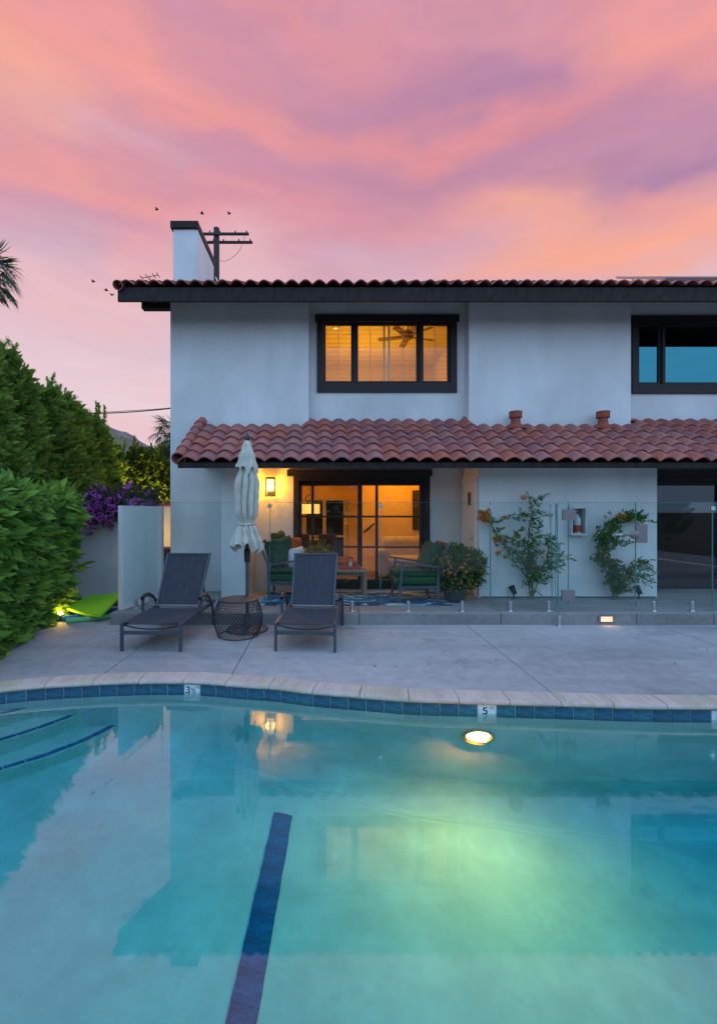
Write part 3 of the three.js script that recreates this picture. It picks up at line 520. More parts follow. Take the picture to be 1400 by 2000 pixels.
{
  const c = thing('ceiling_lamp', 'flat round ceiling lamp glowing in the living room', 'lamp', [-0.25, 2.62, -10.6]);
  part('mount', cyl(0.15, 0.15, 0.03, 0, -0.035, 0), M.white, c); part('lamp_shade', lathe([[0, -0.12], [0.1, -0.115], [0.16, -0.08], [0.165, -0.037]]), warmGlow(2.2), c); lamp(c, 0, -0.30, 0, 3.4);
  const d = copyOf(c, 'flat round ceiling lamp above the white sofa indoors', [1.75, 2.62, -10.4]); d.traverse((o) => { if (o.isLight) o.intensity = 2.3; });
  // pendant over the dining table
  const p = thing('pendant_lamp', 'drum shaped pendant lamp hanging over the dining table', 'lamp', [-0.36, 2.32, -11.7]);
  part('cord', cyl(0.006, 0.006, 0.5, 0, -0.5, 0, 8), M.black, p); part('lamp_shade', new THREE.CylinderGeometry(0.26, 0.26, 0.24, 32, 1, true).translate(0, -0.62, 0), warmGlow(1.0), p);
  part('ring', new THREE.TorusGeometry(0.1, 0.012, 8, 28).translate(0, -0.36, 0), M.black, p); lamp(p, 0, -0.62, 0, 1.2);
  // bedroom fan with lights
  const f = thing('ceiling_fan', 'brown five blade ceiling fan seen through the upper window', 'fan', [1.80, 5.62, -9.75]);
  part('rod', cyl(0.015, 0.015, 0.14, 0, -0.14, 0, 10), M.teak, f); part('motor', lathe([[0, -0.30], [0.07, -0.30], [0.12, -0.26], [0.125, -0.19], [0.09, -0.14], [0, -0.135]]), M.teak, f);
  for (let k = 0; k < 5; k++) part('blade', rbox(0.52, 0.012, 0.13, 0.004, 1).rotateX(0.2).translate(0.38, -0.245, 0).rotateY(k * Math.PI * 0.4 + 0.35), M.teak, f);
  const r = thing('recessed_light', 'small recessed downlight in the bedroom ceiling', 'light', [0.26, 5.62, -9.9]);
  part('trim_ring', new THREE.TorusGeometry(0.07, 0.012, 8, 24).rotateX(Math.PI / 2).translate(0, -0.004, 0), M.white, r); part('lamp_lens', new THREE.CylinderGeometry(0.06, 0.06, 0.006, 24).translate(0, -0.005, 0), warmGlow(1.2), r);
  const b = thing('table_lamp', 'small table lamp glowing in the bedroom', 'lamp', [0.98, 4.02, -10.6]);
  part('base', lathe([[0, 0], [0.07, 0], [0.07, 0.02], [0.02, 0.04], [0.02, 0.16]]), M.teak, b); part('lamp_shade', new THREE.CylinderGeometry(0.09, 0.13, 0.17, 28, 1, true).translate(0, 0.24, 0), warmGlow(1.6), b); lamp(b, 0, 0.24, 0, 6.5, lin(1, 0.48, 0.03));
  const n = thing('dresser', 'plain wooden dresser inside the bedroom', 'dresser', [0.95, 2.95, -10.6]);
  part('body', rbox(0.9, 1.05, 0.45, 0.01).translate(0, 0.54, 0), M.oak, n); for (const y of [0.25, 0.55, 0.85]) part('drawer', rbox(0.84, 0.27, 0.02, 0.004).translate(0, y, 0.232), M.oak, n);
}
// plantation shutters inside the lit upper window
{
  const R = rng(3), wm = mat({ color: lin(0.60, 0.56, 0.48), roughness: 0.6 });
  const sets = [[0.0, 0.565, 'left shutter of slats inside the lit upper window'], [0.60, 1.175, 'centre left slatted shutter inside the lit upper window'], [1.235, 1.80, 'centre right slatted shutter inside the lit upper window'], [1.84, 2.40, 'right shutter of slats inside the lit upper window']];
  for (const [x0, x1, label] of sets) {
    const s = thing('shutter', label, 'shutter', [0, 0, 0], 0, 'shutters of the lit upper window'), d = B + 0.13;
    part('stile', box(x0, x0 + 0.03, 3.98, 5.22, d, d + 0.03, 0.003), wm, s); part('stile', box(x1 - 0.03, x1, 3.98, 5.22, d, d + 0.03, 0.003), wm, s);
    const n = 15; for (let k = 0; k < n; k++) { const g = rbox(x1 - x0 - 0.066, 0.006, 0.062, 0.002, 1).rotateX(0.33 + (R() - 0.5) * 0.03); g.translate((x0 + x1) / 2, 4.02 + k * (1.18 / (n - 1)), -d - 0.015); part('slat', g, wm, s); }
    part('tilt_rod', box((x0 + x1) / 2 - 0.005, (x0 + x1) / 2 + 0.005, 4.02, 5.2, d - 0.026, d - 0.016, 0.001), wm, s);
  }
}
// living room furniture
{
  const s = thing('sofa', 'pale rounded sofa standing inside the living room', 'sofa', [1.95, PAT, -10.3]);
  part('seat', rbox(1.0, 0.42, 0.85, 0.12, 4).translate(-0.1, 0.25, 0.1), M.white, s); part('backrest', rbox(1.05, 0.85, 0.28, 0.14, 5).translate(-0.1, 0.46, -0.32), M.white, s); part('armrest', rbox(0.24, 0.62, 0.9, 0.1, 4).translate(0.45, 0.34, 0.05), M.white, s); part('armrest', rbox(0.24, 0.62, 0.9, 0.1, 4).translate(-0.66, 0.34, 0.05), M.white, s);
  const t = thing('dining_table', 'wooden dining table seen deep inside the living room', 'table', [-0.35, PAT, -11.7]);
  part('tabletop', rbox(1.15, 0.05, 0.8, 0.01).translate(0, 0.74, 0), M.oak, t); for (const [a, b] of [[1, 1], [1, -1], [-1, 1], [-1, -1]]) part('leg', rbox(0.06, 0.71, 0.06, 0.006).translate(a * 0.5, 0.357, b * 0.32), M.trim, t);
  const chair = (x, z, turn, label) => { const c = thing('dining_chair', label, 'chair', [x, PAT, z], turn, 'chairs at the dining table'); part('seat', rbox(0.44, 0.05, 0.42, 0.015).translate(0, 0.45, 0), M.trim, c); part('backrest', rbox(0.42, 0.34, 0.03, 0.012).translate(0, 0.76, -0.2), M.trim, c); for (const [a, b] of [[1, 1], [1, -1], [-1, 1], [-1, -1]]) part('leg', rbox(0.03, 0.43, 0.03, 0.005).translate(a * 0.19, 0.215, b * 0.18), M.trim, c); };
  chair(-0.55, -11.05, Math.PI, 'dark dining chair on the near side, left one'); chair(0.05, -11.05, Math.PI + 0.2, 'dark dining chair on the near side, right one');
  const a = thing('wall_picture', 'tall dark framed picture on the living room wall', 'picture', [2.2, 1.18, -11.165]);
  part('frame', [box(-0.02, 0.30, 0, 0.03, -0.01, 0.03), box(-0.02, 0.30, 0.94, 0.97, -0.01, 0.03), box(-0.02, 0.01, 0.03, 0.94, -0.01, 0.03), box(0.27, 0.30, 0.03, 0.94, -0.01, 0.03)], M.trim, a);
  part('canvas', box(0.01, 0.27, 0.03, 0.94, 0, 0.02, 0), mat({ color: lin(0.10, 0.09, 0.02), map: sized(glazeMap, 0.9), roughness: 0.8 }), a);
}

// ---------------------------------------------------------------- things on the patio and the deck
const at = (px, py, d) => V((px - 632) / 889 * d, EYE + (1000 - py) / 889 * d, -d);   // measured on the photograph at a known distance
// wall lantern
{
  const w = thing('wall_lantern', 'black box lantern glowing on the wall beside the sliding door', 'lantern', [-0.994, 1.905, -B + 0.003]);
  part('back_plate', rbox(0.13, 0.30, 0.014, 0.004).translate(0, 0.19, 0.008), M.black, w);
  const fr = []; for (const [a, b] of [[-1, 0.03], [1, 0.03], [-1, 0.15], [1, 0.15]]) fr.push(rbox(0.013, 0.345, 0.013, 0.002).translate(a * 0.082, 0.18, b));
  for (const y of [0.012, 0.345]) { fr.push(rbox(0.177, 0.013, 0.013, 0.002).translate(0, y, 0.15), rbox(0.177, 0.013, 0.013, 0.002).translate(0, y, 0.03)); for (const a of [-1, 1]) fr.push(rbox(0.013, 0.013, 0.12, 0.002).translate(a * 0.082, y, 0.09)); }
  fr.push(rbox(0.177, 0.016, 0.135, 0.003).translate(0, 0.357, 0.09));
  part('frame', fr, M.black, w);
  part('lamp_shade', rbox(0.125, 0.215, 0.09, 0.01).translate(0, 0.215, 0.09), mat({ color: lin(0.9, 0.85, 0.7), emissive: lin(1, 0.66, 0.24), emissiveIntensity: 3.2, roughness: 0.5 }), w);
  lamp(w, 0, 0.215, 0.09, 3.2, lin(1, 0.40, 0.025), 4);
}
// glass fence: panes with green cut edges, spigots, clips, and a gate
{
  const D = 6.64, X = (px) => (px - 632) / 889 * D, TOP = 1.76, BOT = PAT + 0.075;
  const glassPanel = (label, x0, x1, group = 'panes of the glass fence') => {
    const g = thing('glass_barrier', label, 'glass barrier', [(x0 + x1) / 2, BOT, -D], 0, group), w = x1 - x0, h = TOP - BOT;
    part('pane', rbox(w, h, 0.011, 0.001, 1).translate(0, h / 2, 0), M.fenceGlass, g);
    for (const sx of [-1, 1]) part('cut_edge', new THREE.BoxGeometry(0.0035, h, 0.0118).translate(sx * (w / 2 + 0.0005), h / 2, 0), M.glassEdge, g);
    part('cut_edge', new THREE.BoxGeometry(w, 0.0035, 0.0118).translate(0, h + 0.001, 0), M.glassEdge, g); return g;
  };
  const P = [[-2.35, X(526.5), 'clear glass fence panel behind the closed parasol'], [X(527.5), X(742.5), 'clear glass fence panel in front of the patio armchair and coffee table'], [X(743.5), X(956.5), 'clear glass fence panel in front of the right patio armchair'], [X(957.5), X(1084), 'clear glass fence panel in front of the tall climbing vine'],
    [X(1088), X(1108.8), 'narrow glass fence strip beside the angled glass pane'], [X(1109.6), X(1239.7), 'glass gate leaf in front of the extinguisher cabinet'], [X(1240.7), X(1389.6), 'clear glass fence panel in front of the dark right door'], [X(1390.6), X(1600), 'clear glass fence panel at the far right end']];
  P.forEach(([a, b, l]) => glassPanel(l, a, b));
  // spigots
  let proto; const spig = (x, y, d, label) => {
    if (!proto) { proto = thing('fence_spigot', label, 'spigot', [x, y, -d], 0, 'steel spigots holding the glass fence'); part('flange', [cyl(0.048, 0.048, 0.008, 0, 0, 0, 24), cyl(0.036, 0.034, 0.008, 0, 0.008, 0, 24)], M.metal, proto); part('post', lathe([[0.0235, 0.016], [0.0235, 0.145], [0.021, 0.152], [0, 0.153]], 20), M.metal, proto); return; }
    copyOf(proto, label, [x, y, -d]);
  };
  const names = ['behind the left lounger', 'behind the wire table', 'behind the right lounger', 'right of the right lounger', 'below the right armchair', 'below the flower pot', 'below the tall vine', 'left of the angled pane', 'right of the step light', 'below the dark right door', 'at the right end of the fence'];
  [400, 505, 590, 687, 797, 902, 996, 1071, 1276, 1351, 1440].forEach((px, i) => spig(X(px), PAT, D, 'short steel fence spigot ' + names[i]));
  // angled pane standing on the deck
  const a = thing('glass_barrier', 'narrow glass pane turned edge on, standing in front of the fence', 'glass barrier', [3.335, 0.075, -6.47], 0.0, 'panes of the glass fence');
  part('pane', rbox(0.012, 1.66, 0.2, 0.001, 1).rotateY(-0.32).translate(-0.035, 0.83, -0.1), M.fenceGlass, a);
  part('cut_edge', new THREE.BoxGeometry(0.016, 1.66, 0.006).translate(0, 0.83, 0.0), M.glassEdge, a); a.rotation.z = 0.02;
  spig(3.335, 0, 6.45, 'short steel spigot standing on the deck under the angled pane');
  // clips and hinge plates
  const clip = (name, px, py, w, h, label, m = M.metal, dd = 0.02) => { const p = at(px, py, D); const o = thing(name, label, 'bracket', [p.x, p.y, -D], 0, 'metal fittings on the glass fence'); part('front_plate', rbox(w, h, 0.012, 0.003).translate(0, 0, 0.013), m, o); part('back_plate', rbox(w, h, 0.012, 0.003).translate(0, 0, -0.013), m, o); void dd; };
  clip('glass_clip', 527, 988, 0.062, 0.05, 'small clip on the glass seam below the wall lantern'); clip('glass_clip', 743, 989, 0.055, 0.05, 'small clip on the glass seam in front of the sliding door'); clip('glass_clip', 957, 990, 0.055, 0.05, 'small clip on the glass seam left of the tall vine'); clip('glass_clip', 1390, 993, 0.06, 0.055, 'small clip on the glass seam at the right edge');
  clip('hinge_bracket', 1111, 1006, 0.195, 0.155, 'upper brown hinge plate over the extinguisher cabinet', M.plate); clip('hinge_bracket', 1108.5, 1163, 0.185, 0.165, 'lower brown hinge plate near the patio floor', M.plate); clip('gate_latch', 1251, 1042, 0.165, 0.27, 'tall brown latch plate in front of the round vine', M.plate); clip('glass_clip', 1071, 1006, 0.11, 0.045, 'dark bracket joining the angled pane', M.plate);
  const k = thing('latch_handle', 'pale rounded latch lever beside the tall latch plate', 'latch', at(1239, 1044, D).toArray()); k.position.z += 0.02;
  part('bulb', lathe([[0, -0.22], [0.012, -0.215], [0.014, -0.12], [0.055, -0.075], [0.06, -0.02], [0.05, 0]], 24).rotateZ(-Math.PI / 2).translate(0, 0, 0.03), M.plate, k); part('stem', new THREE.CylinderGeometry(0.01, 0.01, 0.10, 10).rotateZ(Math.PI / 2).translate(-0.26, 0, 0.03), M.metal, k);
  // return pane along the low wall
  const r = thing('glass_barrier', 'glass pane standing along the low white wall behind the left lounger', 'glass barrier', [-2.90, BOT, -7.16], 0, 'panes of the glass fence'), L = 0.86;
  const th = Math.atan2(0.21, 0.86); part('pane', rbox(L, 1.57, 0.011, 0.001, 1).rotateY(Math.PI / 2 - th).translate(0.035, 0.785, 0), M.fenceGlass, r); part('cut_edge', new THREE.BoxGeometry(L, 0.004, 0.012).translate(0, 1.572, 0).rotateY(Math.PI / 2 - th).translate(0.035, 0, 0), M.glassEdge, r);
  spig(-2.815, PAT, 6.83, 'short steel spigot at the front of the low white wall'); spig(-2.735, PAT, 7.2, 'short steel spigot half way along the low white wall');
}
// low white wall at the patio's left end, and the wall behind the bougainvillea
{
  const w = thing('garden_wall', 'low white stucco wall end beside the left lounger', 'wall');
  const q = [[-3.04, 6.74], [-2.985, 6.72], [-2.735, 7.76], [-2.80, 7.79]];
  part('wall_body', slabXD(q, [], PAT - 0.1, 1.715), M.stucco, w);
  const g = thing('boundary_wall', 'white stucco wall partly covered by purple bougainvillea', 'wall');
  part('wall_body', box(-7.5, -2.95, -0.05, 1.74, 8.3, 8.42, 0.01, 2), M.stucco, g);
  const p = thing('passage_wall', 'stucco wall lit orange at the end of the side passage', 'wall');
  part('wall_body', box(-6.0, -3.2, -0.05, 1.78, 12.0, 12.15, 0.01, 2), M.stucco, p); part('wall_cap', box(-6.03, -3.17, 1.78, 1.85, 11.96, 12.19, 0.01), M.terracotta, p);
  const b = thing('storage_bin', 'dark red storage bin standing in the side passage', 'bin', [-3.62, -0.02, -10.4]);
  part('body', rbox(0.7, 0.75, 0.5, 0.03, 3).translate(0, 0.39, 0), mat({ color: lin(0.10, 0.015, 0.015), roughness: 0.6 }), b); part('lid', rbox(0.74, 0.06, 0.54, 0.02, 3).translate(0, 0.80, 0), mat({ color: lin(0.08, 0.012, 0.012), roughness: 0.6 }), b);
  const l = thing('garden_lamp', 'warm post lamp lighting the side passage behind the low wall', 'lamp', [-4.35, -0.02, -11.2]);
  part('post', cyl(0.03, 0.03, 0.9, 0, 0, 0, 16), M.black, l); part('lamp_shade', new THREE.SphereGeometry(0.09, 24, 16).translate(0, 0.98, 0), mat({ color: lin(0.9, 0.85, 0.7), emissive: lin(1, 0.6, 0.2), emissiveIntensity: 4, roughness: 0.5 }), l); lamp(l, 0, 0.98, 0, 2.2, lin(1, 0.50, 0.10), 4);
  const l2 = copyOf(l, 'warm post lamp hidden among the yellow lit shrubs', [-4.85, 0.55, -12.32]); l2.traverse((q) => { if (q.isLight) { q.intensity = 17; q.color = lin(1, 0.66, 0.08); } });
}
// light set in the step
{
  const s = thing('step_light', 'louvred brick light glowing in the patio step', 'light', [(1183 - 632) / 889 * STEP, 0.085, -STEP]);
  part('housing', [rbox(0.235, 0.012, 0.03, 0.003).translate(0, 0.04, 0.008), rbox(0.235, 0.012, 0.03, 0.003).translate(0, -0.04, 0.008), rbox(0.03, 0.07, 0.03, 0.003).translate(-0.103, 0, 0.008), rbox(0.03, 0.07, 0.03, 0.003).translate(0.103, 0, 0.008)], M.plate, s);
  part('lamp_lens', rbox(0.176, 0.066, 0.006, 0.002, 1).translate(0, 0, 0.004), mat({ color: lin(0.9, 0.8, 0.7), emissive: lin(1, 0.55, 0.28), emissiveIntensity: 1.6 }), s);
  for (const y of [-0.014, 0.014]) part('louvre', rbox(0.176, 0.005, 0.022, 0.001, 1).rotateX(-0.4).translate(0, y, 0.014), M.plate, s);
  const a = new THREE.RectAreaLight(lin(1, 0.58, 0.32), 7, 0.17, 0.06); a.position.set(0, -0.005, 0.032); a.rotation.set(-0.9, Math.PI, 0, 'YXZ'); s.add(a);
}
// loungers
function makeLounger(label, pos, turn) {
  const o = thing('sun_lounger', label, 'lounger', pos, turn, 'sling loungers on the deck'), W = 0.345, h = 0.305, fz = 0.66, hz = -0.20, bz = -0.80;   // local: +z towards the pool
  for (const s of [-1, 1]) {
    part('leg', bar(V(s * W, 0, fz), V(s * W, h + 0.024, fz), 0.042, 0.03), M.frame, o);
    part('side_rail', bar(V(s * W, h, fz + 0.015), V(s * W, h, bz), 0.032, 0.05), M.frame, o);
    part('armrest_post', bar(V(s * (W + 0.036), h - 0.02, 0.0), V(s * (W + 0.036), 0.48, 0.0), 0.034, 0.03), M.frame, o);
    const arm = part('armrest', tube([V(s * (W + 0.036), 0.475, 0.015), V(s * (W + 0.04), 0.505, -0.06), V(s * (W + 0.043), 0.49, -0.22), V(s * (W + 0.045), 0.40, -0.42), V(s * (W + 0.046), 0.20, -0.56), V(s * (W + 0.046), 0.0, -0.60)], 0.021, 30, 8), M.frame, o);
    part('arm_pad', tube([V(s * (W + 0.036), 0.496, 0.035), V(s * (W + 0.04), 0.521, -0.06), V(s * (W + 0.043), 0.507, -0.22), V(s * (W + 0.045), 0.45, -0.35)], 0.022, 16, 8), M.armPad, arm);
  }
  part('cross_rail', bar(V(-W, 0.215, fz), V(W, 0.215, fz), 0.022, 0.042), M.frame, o);
  part('cross_rail', bar(V(-W, h, bz), V(W, h, bz), 0.03, 0.04), M.frame, o);
  part('sag_bar', tube([V(-W, h - 0.005, fz - 0.02), V(-0.15, h - 0.045, fz - 0.02), V(0.15, h - 0.045, fz - 0.02), V(W, h - 0.005, fz - 0.02)], 0.008, 20, 6), M.black, o);
  const sheet = (w0, w1, p0, p1, sag, n) => {          // fabric between two cross lines
    const nu = 10, nv = 12, pos = [], idx = [], uv = [], L = p0.distanceTo(p1);
    for (const side of [1, -1]) for (let j = 0; j <= nv; j++) for (let i = 0; i <= nu; i++) { const u = i / nu, v = j / nv, q = p0.clone().lerp(p1, v), w = lerp(w0, w1, v); q.addScaledVector(n, -sag * 4 * u * (1 - u) * (0.4 + 0.6 * Math.sin(Math.PI * v)) + side * 0.002); pos.push((u - 0.5) * w, q.y, q.z); uv.push((u - 0.5) * w, v * L); }
    const K = (nu + 1) * (nv + 1); for (let s = 0; s < 2; s++) for (let j = 0; j < nv; j++) for (let i = 0; i < nu; i++) { const a = s * K + j * (nu + 1) + i, b = a + 1, c = a + nu + 1, d = c + 1; if (s) idx.push(a, c, b, b, c, d); else idx.push(a, b, c, b, d, c); }
    const g = new THREE.BufferGeometry(); g.setAttribute('position', new THREE.Float32BufferAttribute(pos, 3)); g.setAttribute('uv', new THREE.Float32BufferAttribute(uv, 2)); g.setIndex(idx); g.computeVertexNormals(); return g;
  };
  part('seat', sheet(0.655, 0.655, V(0, h + 0.022, fz - 0.01), V(0, h + 0.022, hz), 0.03, V(0, 1, 0)), M.sling, o);
  const t = V(0, 1.005, hz - 0.49), b0 = V(0, h + 0.05, hz - 0.035), n = V(0, 0.49, 0.68).normalize();
  const back = part('backrest', sheet(0.55, 0.59, b0, t, 0.012, n), M.sling, o);
  for (const s of [-1, 1]) part('back_rail', bar(V(s * 0.285, b0.y - 0.02, b0.z + 0.015), V(s * 0.308, t.y, t.z), 0.026, 0.034), M.frame, back);
  part('top_rail', bar(V(-0.32, t.y, t.z), V(0.32, t.y, t.z), 0.03, 0.032), M.frame, back);
  part('lower_rail', bar(V(-0.30, b0.y - 0.008, b0.z), V(0.30, b0.y - 0.008, b0.z), 0.026, 0.022), M.metal, back);
  part('back_brace', bar(V(-0.25, 0.68, hz - 0.30), V(-0.25, h, -0.72), 0.018, 0.018), M.frame, o); part('back_brace', bar(V(0.25, 0.68, hz - 0.30), V(0.25, h, -0.72), 0.018, 0.018), M.frame, o);
  return o;
}
makeLounger('dark sling lounger beside the low white wall, left of the parasol', [-1.985, 0, -5.955], -0.03);
makeLounger('dark sling lounger in front of the coffee table, right of the parasol', [-0.165, 0, -5.94], -0.075);
// wire drum table
{
  const o = thing('wire_side_table', 'black wire mesh drum table beside the parasol pole', 'side table', [-1.12, 0, -5.98]);
  const rad = (t) => 0.225 + 0.085 * Math.pow(Math.sin(Math.PI * clamp(0.06 + 0.88 * t, 0, 1)), 0.75) + 0.01 * (1 - t), H = 0.475, NR = 15, NC = 44, list = [];
  const P = (r, c) => { const t = r / NR, a = (c / NC) * Math.PI * 2, R = rad(t); return V(Math.cos(a) * R, 0.012 + t * (H - 0.02), Math.sin(a) * R); };
  const seg = (a, b, r) => { const d = b.clone().sub(a), g = new THREE.CylinderGeometry(r, r, d.length(), 5, 1, true); g.applyMatrix4(new THREE.Matrix4().makeRotationFromQuaternion(new THREE.Quaternion().setFromUnitVectors(V(0, 1, 0), d.clone().normalize())).setPosition(a.clone().add(b).multiplyScalar(0.5))); return g; };
  for (let r = 0; r < NR; r++) for (let c = 0; c < NC; c++) { const o2 = r % 2 ? 0.5 : 0; list.push(seg(P(r, c + o2), P(r + 0.55, c + o2), 0.0032), seg(P(r + 0.55, c + o2), P(r + 1, c + o2 + 0.5), 0.0032), seg(P(r + 0.55, c + o2), P(r + 1, c + o2 - 0.5), 0.0032)); }
  tag(part('wire_mesh', list, M.wire, o), null, null, null, 'stuff');
  part('base_ring', new THREE.TorusGeometry(rad(0), 0.006, 8, 60).rotateX(Math.PI / 2).translate(0, 0.008, 0), M.wire, o); part('top_ring', new THREE.TorusGeometry(rad(1), 0.007, 8, 60).rotateX(Math.PI / 2).translate(0, H, 0), M.wire, o);
  part('tabletop', cyl(rad(1) - 0.006, rad(1) - 0.006, 0.01, 0, H - 0.005, 0, 48), M.wire, o);
}
// closed parasol
{
  const o = thing('parasol', 'closed cream parasol tied round its dark pole', 'parasol', [-1.05, 0, -6.26]);
  part('base', lathe([[0, 0], [0.285, 0], [0.29, 0.012], [0.27, 0.03], [0.08, 0.045], [0.045, 0.06], [0.04, 0.22], [0, 0.22]], 48), M.frame, o);
  part('pole', cyl(0.024, 0.024, 2.42, 0, 0.2, 0, 20), M.frame, o);
  part('crank_housing', [cyl(0.038, 0.046, 0.16, 0, 0.93, 0, 20), cyl(0.046, 0.03, 0.03, 0, 1.09, 0, 20)], M.black, o);
  part('finial', lathe([[0.022, 2.60], [0.036, 2.615], [0.036, 2.655], [0.022, 2.675], [0.014, 2.70], [0, 2.71]], 20), M.darkPot, o);
  const R = rng(19), ph = Array.from({ length: 8 }, () => R() * 6.28);
  const pleated = (prof, folds, amp, seed, y0, y1) => {
    const nu = 160, nv = 60, pos = [], idx = [], uv = [];
    for (let j = 0; j <= nv; j++) for (let i = 0; i <= nu; i++) {
      const v = j / nv, a = i / nu * Math.PI * 2, [r, k] = prof(v), tw = a + 0.35 * Math.sin(v * 3 + seed) + 0.22 * (fbm(v * 3 + 4, seed, 3) - 0.5);
      const f = Math.pow(0.5 + 0.5 * Math.cos(folds * tw), 0.7) * 2 - 1, f2 = Math.cos((folds * 2 + 1) * tw + ph[0] + v * 4), n = fbm(Math.cos(a) * 2.2 + 9, Math.sin(a) * 2.2 + v * 5 + seed, 4, seed | 0) - 0.5;
      const rr = r * (1 + amp * k * (f + 0.35 * f2) + 0.45 * amp * n), hem = v > 0.93 ? (v - 0.93) / 0.07 : 0, y = lerp(y1, y0, v) + hem * 0.055 * (Math.cos(folds * tw + 0.7) + 0.5 * Math.sin(3 * a + seed));
      pos.push(Math.cos(a) * rr, y, Math.sin(a) * rr); uv.push(i / nu, v * (y1 - y0));
    }
    for (let j = 0; j < nv; j++) for (let i = 0; i < nu; i++) { const a = j * (nu + 1) + i; idx.push(a, a + nu + 1, a + 1, a + 1, a + nu + 1, a + nu + 2); }
    const g = new THREE.BufferGeometry(); g.setAttribute('position', new THREE.Float32BufferAttribute(pos, 3)); g.setAttribute('uv', new THREE.Float32BufferAttribute(uv, 2)); g.setIndex(idx); g.computeVertexNormals(); return g;
  };
  const key = (t, ks) => { for (let i = 0; i + 1 < ks.length; i++) if (t <= ks[i + 1][0]) { const u = sstep(ks[i][0], ks[i + 1][0], t); return [lerp(ks[i][1], ks[i + 1][1], u), lerp(ks[i][2], ks[i + 1][2], u)]; } return ks[ks.length - 1].slice(1); };
  const can = part('canopy', pleated((v) => key(v, [[0, 0.06, 0.3], [0.1, 0.09, 0.8], [0.32, 0.14, 1], [0.62, 0.13, 1], [0.735, 0.088, 0.6], [0.82, 0.125, 1.0], [0.95, 0.175, 1.1], [1, 0.18, 1.15]]), 9, 0.22, 3, 1.13, 2.40), M.canvas, o);
  part('vent_flap', pleated((v) => key(v, [[0, 0.035, 0.2], [0.15, 0.06, 0.5], [0.6, 0.105, 0.8], [1, 0.145, 0.9]]), 8, 0.14, 7.3, 2.20, 2.60), M.canvas, can);
  const tie = part('tie', new THREE.TorusGeometry(0.108, 0.010, 8, 40).scale(1, 1, 1.4).rotateX(Math.PI / 2).rotateZ(0.06).translate(0, 1.455, 0), M.canvas, can);
  void tie; part('tie_end', tube([V(0.0, 1.455, 0.115), V(0.03, 1.40, 0.135), V(0.045, 1.32, 0.14)], 0.009, 12, 6), M.canvas, can);
}
// patio rug and furniture
{
  const g = rbox(3.0, 0.012, 1.15, 0.004, 1), p = g.attributes.position, uv = g.attributes.uv; for (let i = 0; i < p.count; i++) uv.setXY(i, p.getX(i) / 1.6, p.getZ(i) / 1.2);
  single('rug', g.translate(0.5, PAT + 0.006, -7.63), M.rug, 'teal and white marbled rug under the patio furniture', 'rug');
}
const pillow = (w, h, t, seed = 1) => {
  const n = 16, pos = [], idx = [], uv = [];
  for (const s of [1, -1]) for (let j = 0; j <= n; j++) for (let i = 0; i <= n; i++) { const u = i / n * 2 - 1, v = j / n * 2 - 1, k = Math.pow(Math.max(0, (1 - u ** 4) * (1 - v ** 4)), 0.42), pin = 1 - 0.10 * (1 - Math.abs(u * v)) * (Math.max(Math.abs(u), Math.abs(v)) ** 2); pos.push(u * w / 2 * pin, v * h / 2 * pin, s * t / 2 * k * (1 + 0.25 * (fbm(u * 2 + seed * 3, v * 2 + s, 3, seed) - 0.5))); uv.push(u * w / 2, v * h / 2); }
  const K = (n + 1) ** 2; for (let s = 0; s < 2; s++) for (let j = 0; j < n; j++) for (let i = 0; i < n; i++) { const a = s * K + j * (n + 1) + i, b = a + 1, c = a + n + 1, d = c + 1; if (s) idx.push(a, c, b, b, c, d); else idx.push(a, b, c, b, d, c); }
  const g = new THREE.BufferGeometry(); g.setAttribute('position', new THREE.Float32BufferAttribute(pos, 3)); g.setAttribute('uv', new THREE.Float32BufferAttribute(uv, 2)); g.setIndex(idx); g.computeVertexNormals(); return g;
};
function makeArmchair(label, pos, turn) {                       // local: faces +z, width along x
  const o = thing('armchair', label, 'armchair', pos, turn, 'patio armchairs with green cushions'), W = 0.37;
  for (const s of [-1, 1]) {
    part('leg', bar(V(s * W, 0, 0.31), V(s * W, 0.44, 0.27), 0.04, 0.045), M.frame, o);
    part('leg', bar(V(s * W, 0, -0.30), V(s * W, 0.56, -0.31), 0.04, 0.045), M.frame, o);
    part('back_post', bar(V(s * W, 0.54, -0.31), V(s * W, 0.93, -0.47), 0.04, 0.04), M.frame, o);
    for (const k of [-1, 1]) part('armrest', bar(V(s * (W + 0.0) + k * 0.022, 0.66, 0.36), V(s * W + k * 0.022, 0.565, -0.33), 0.028, 0.028), M.frame, o);
    part('arm_support', bar(V(s * W, 0.42, 0.28), V(s * W, 0.645, 0.24), 0.035, 0.04), M.frame, o);
    part('side_rail', bar(V(s * W, 0.25, 0.30), V(s * W, 0.25, -0.30), 0.03, 0.05), M.frame, o);
  }
  part('front_rail', bar(V(-W, 0.25, 0.31), V(W, 0.25, 0.31), 0.03, 0.05), M.frame, o); part('back_rail', bar(V(-W, 0.92, -0.465), V(W, 0.92, -0.465), 0.03, 0.05), M.teak, o); part('back_rail', bar(V(-W, 0.6, -0.34), V(W, 0.6, -0.34), 0.03, 0.05), M.frame, o);
  part('seat_cushion', rbox(0.70, 0.13, 0.70, 0.045, 4).translate(0, 0.345, 0.02), M.green, o); part('seat_cushion', rbox(0.69, 0.10, 0.68, 0.045, 4).translate(0, 0.455, 0.03), M.green, o);
  part('back_cushion', pillow(0.68, 0.54, 0.24, 4).rotateX(-0.36).translate(0, 0.70, -0.24), M.green, o);
  return o;
}
makeArmchair('patio armchair with green cushions facing left, beside the flower pot', [1.49, PAT + 0.012, -7.53], -Math.PI / 2);
makeArmchair('patio armchair with green cushions facing right, behind the right lounger', [-0.60, PAT + 0.012, -7.90], Math.PI / 2);
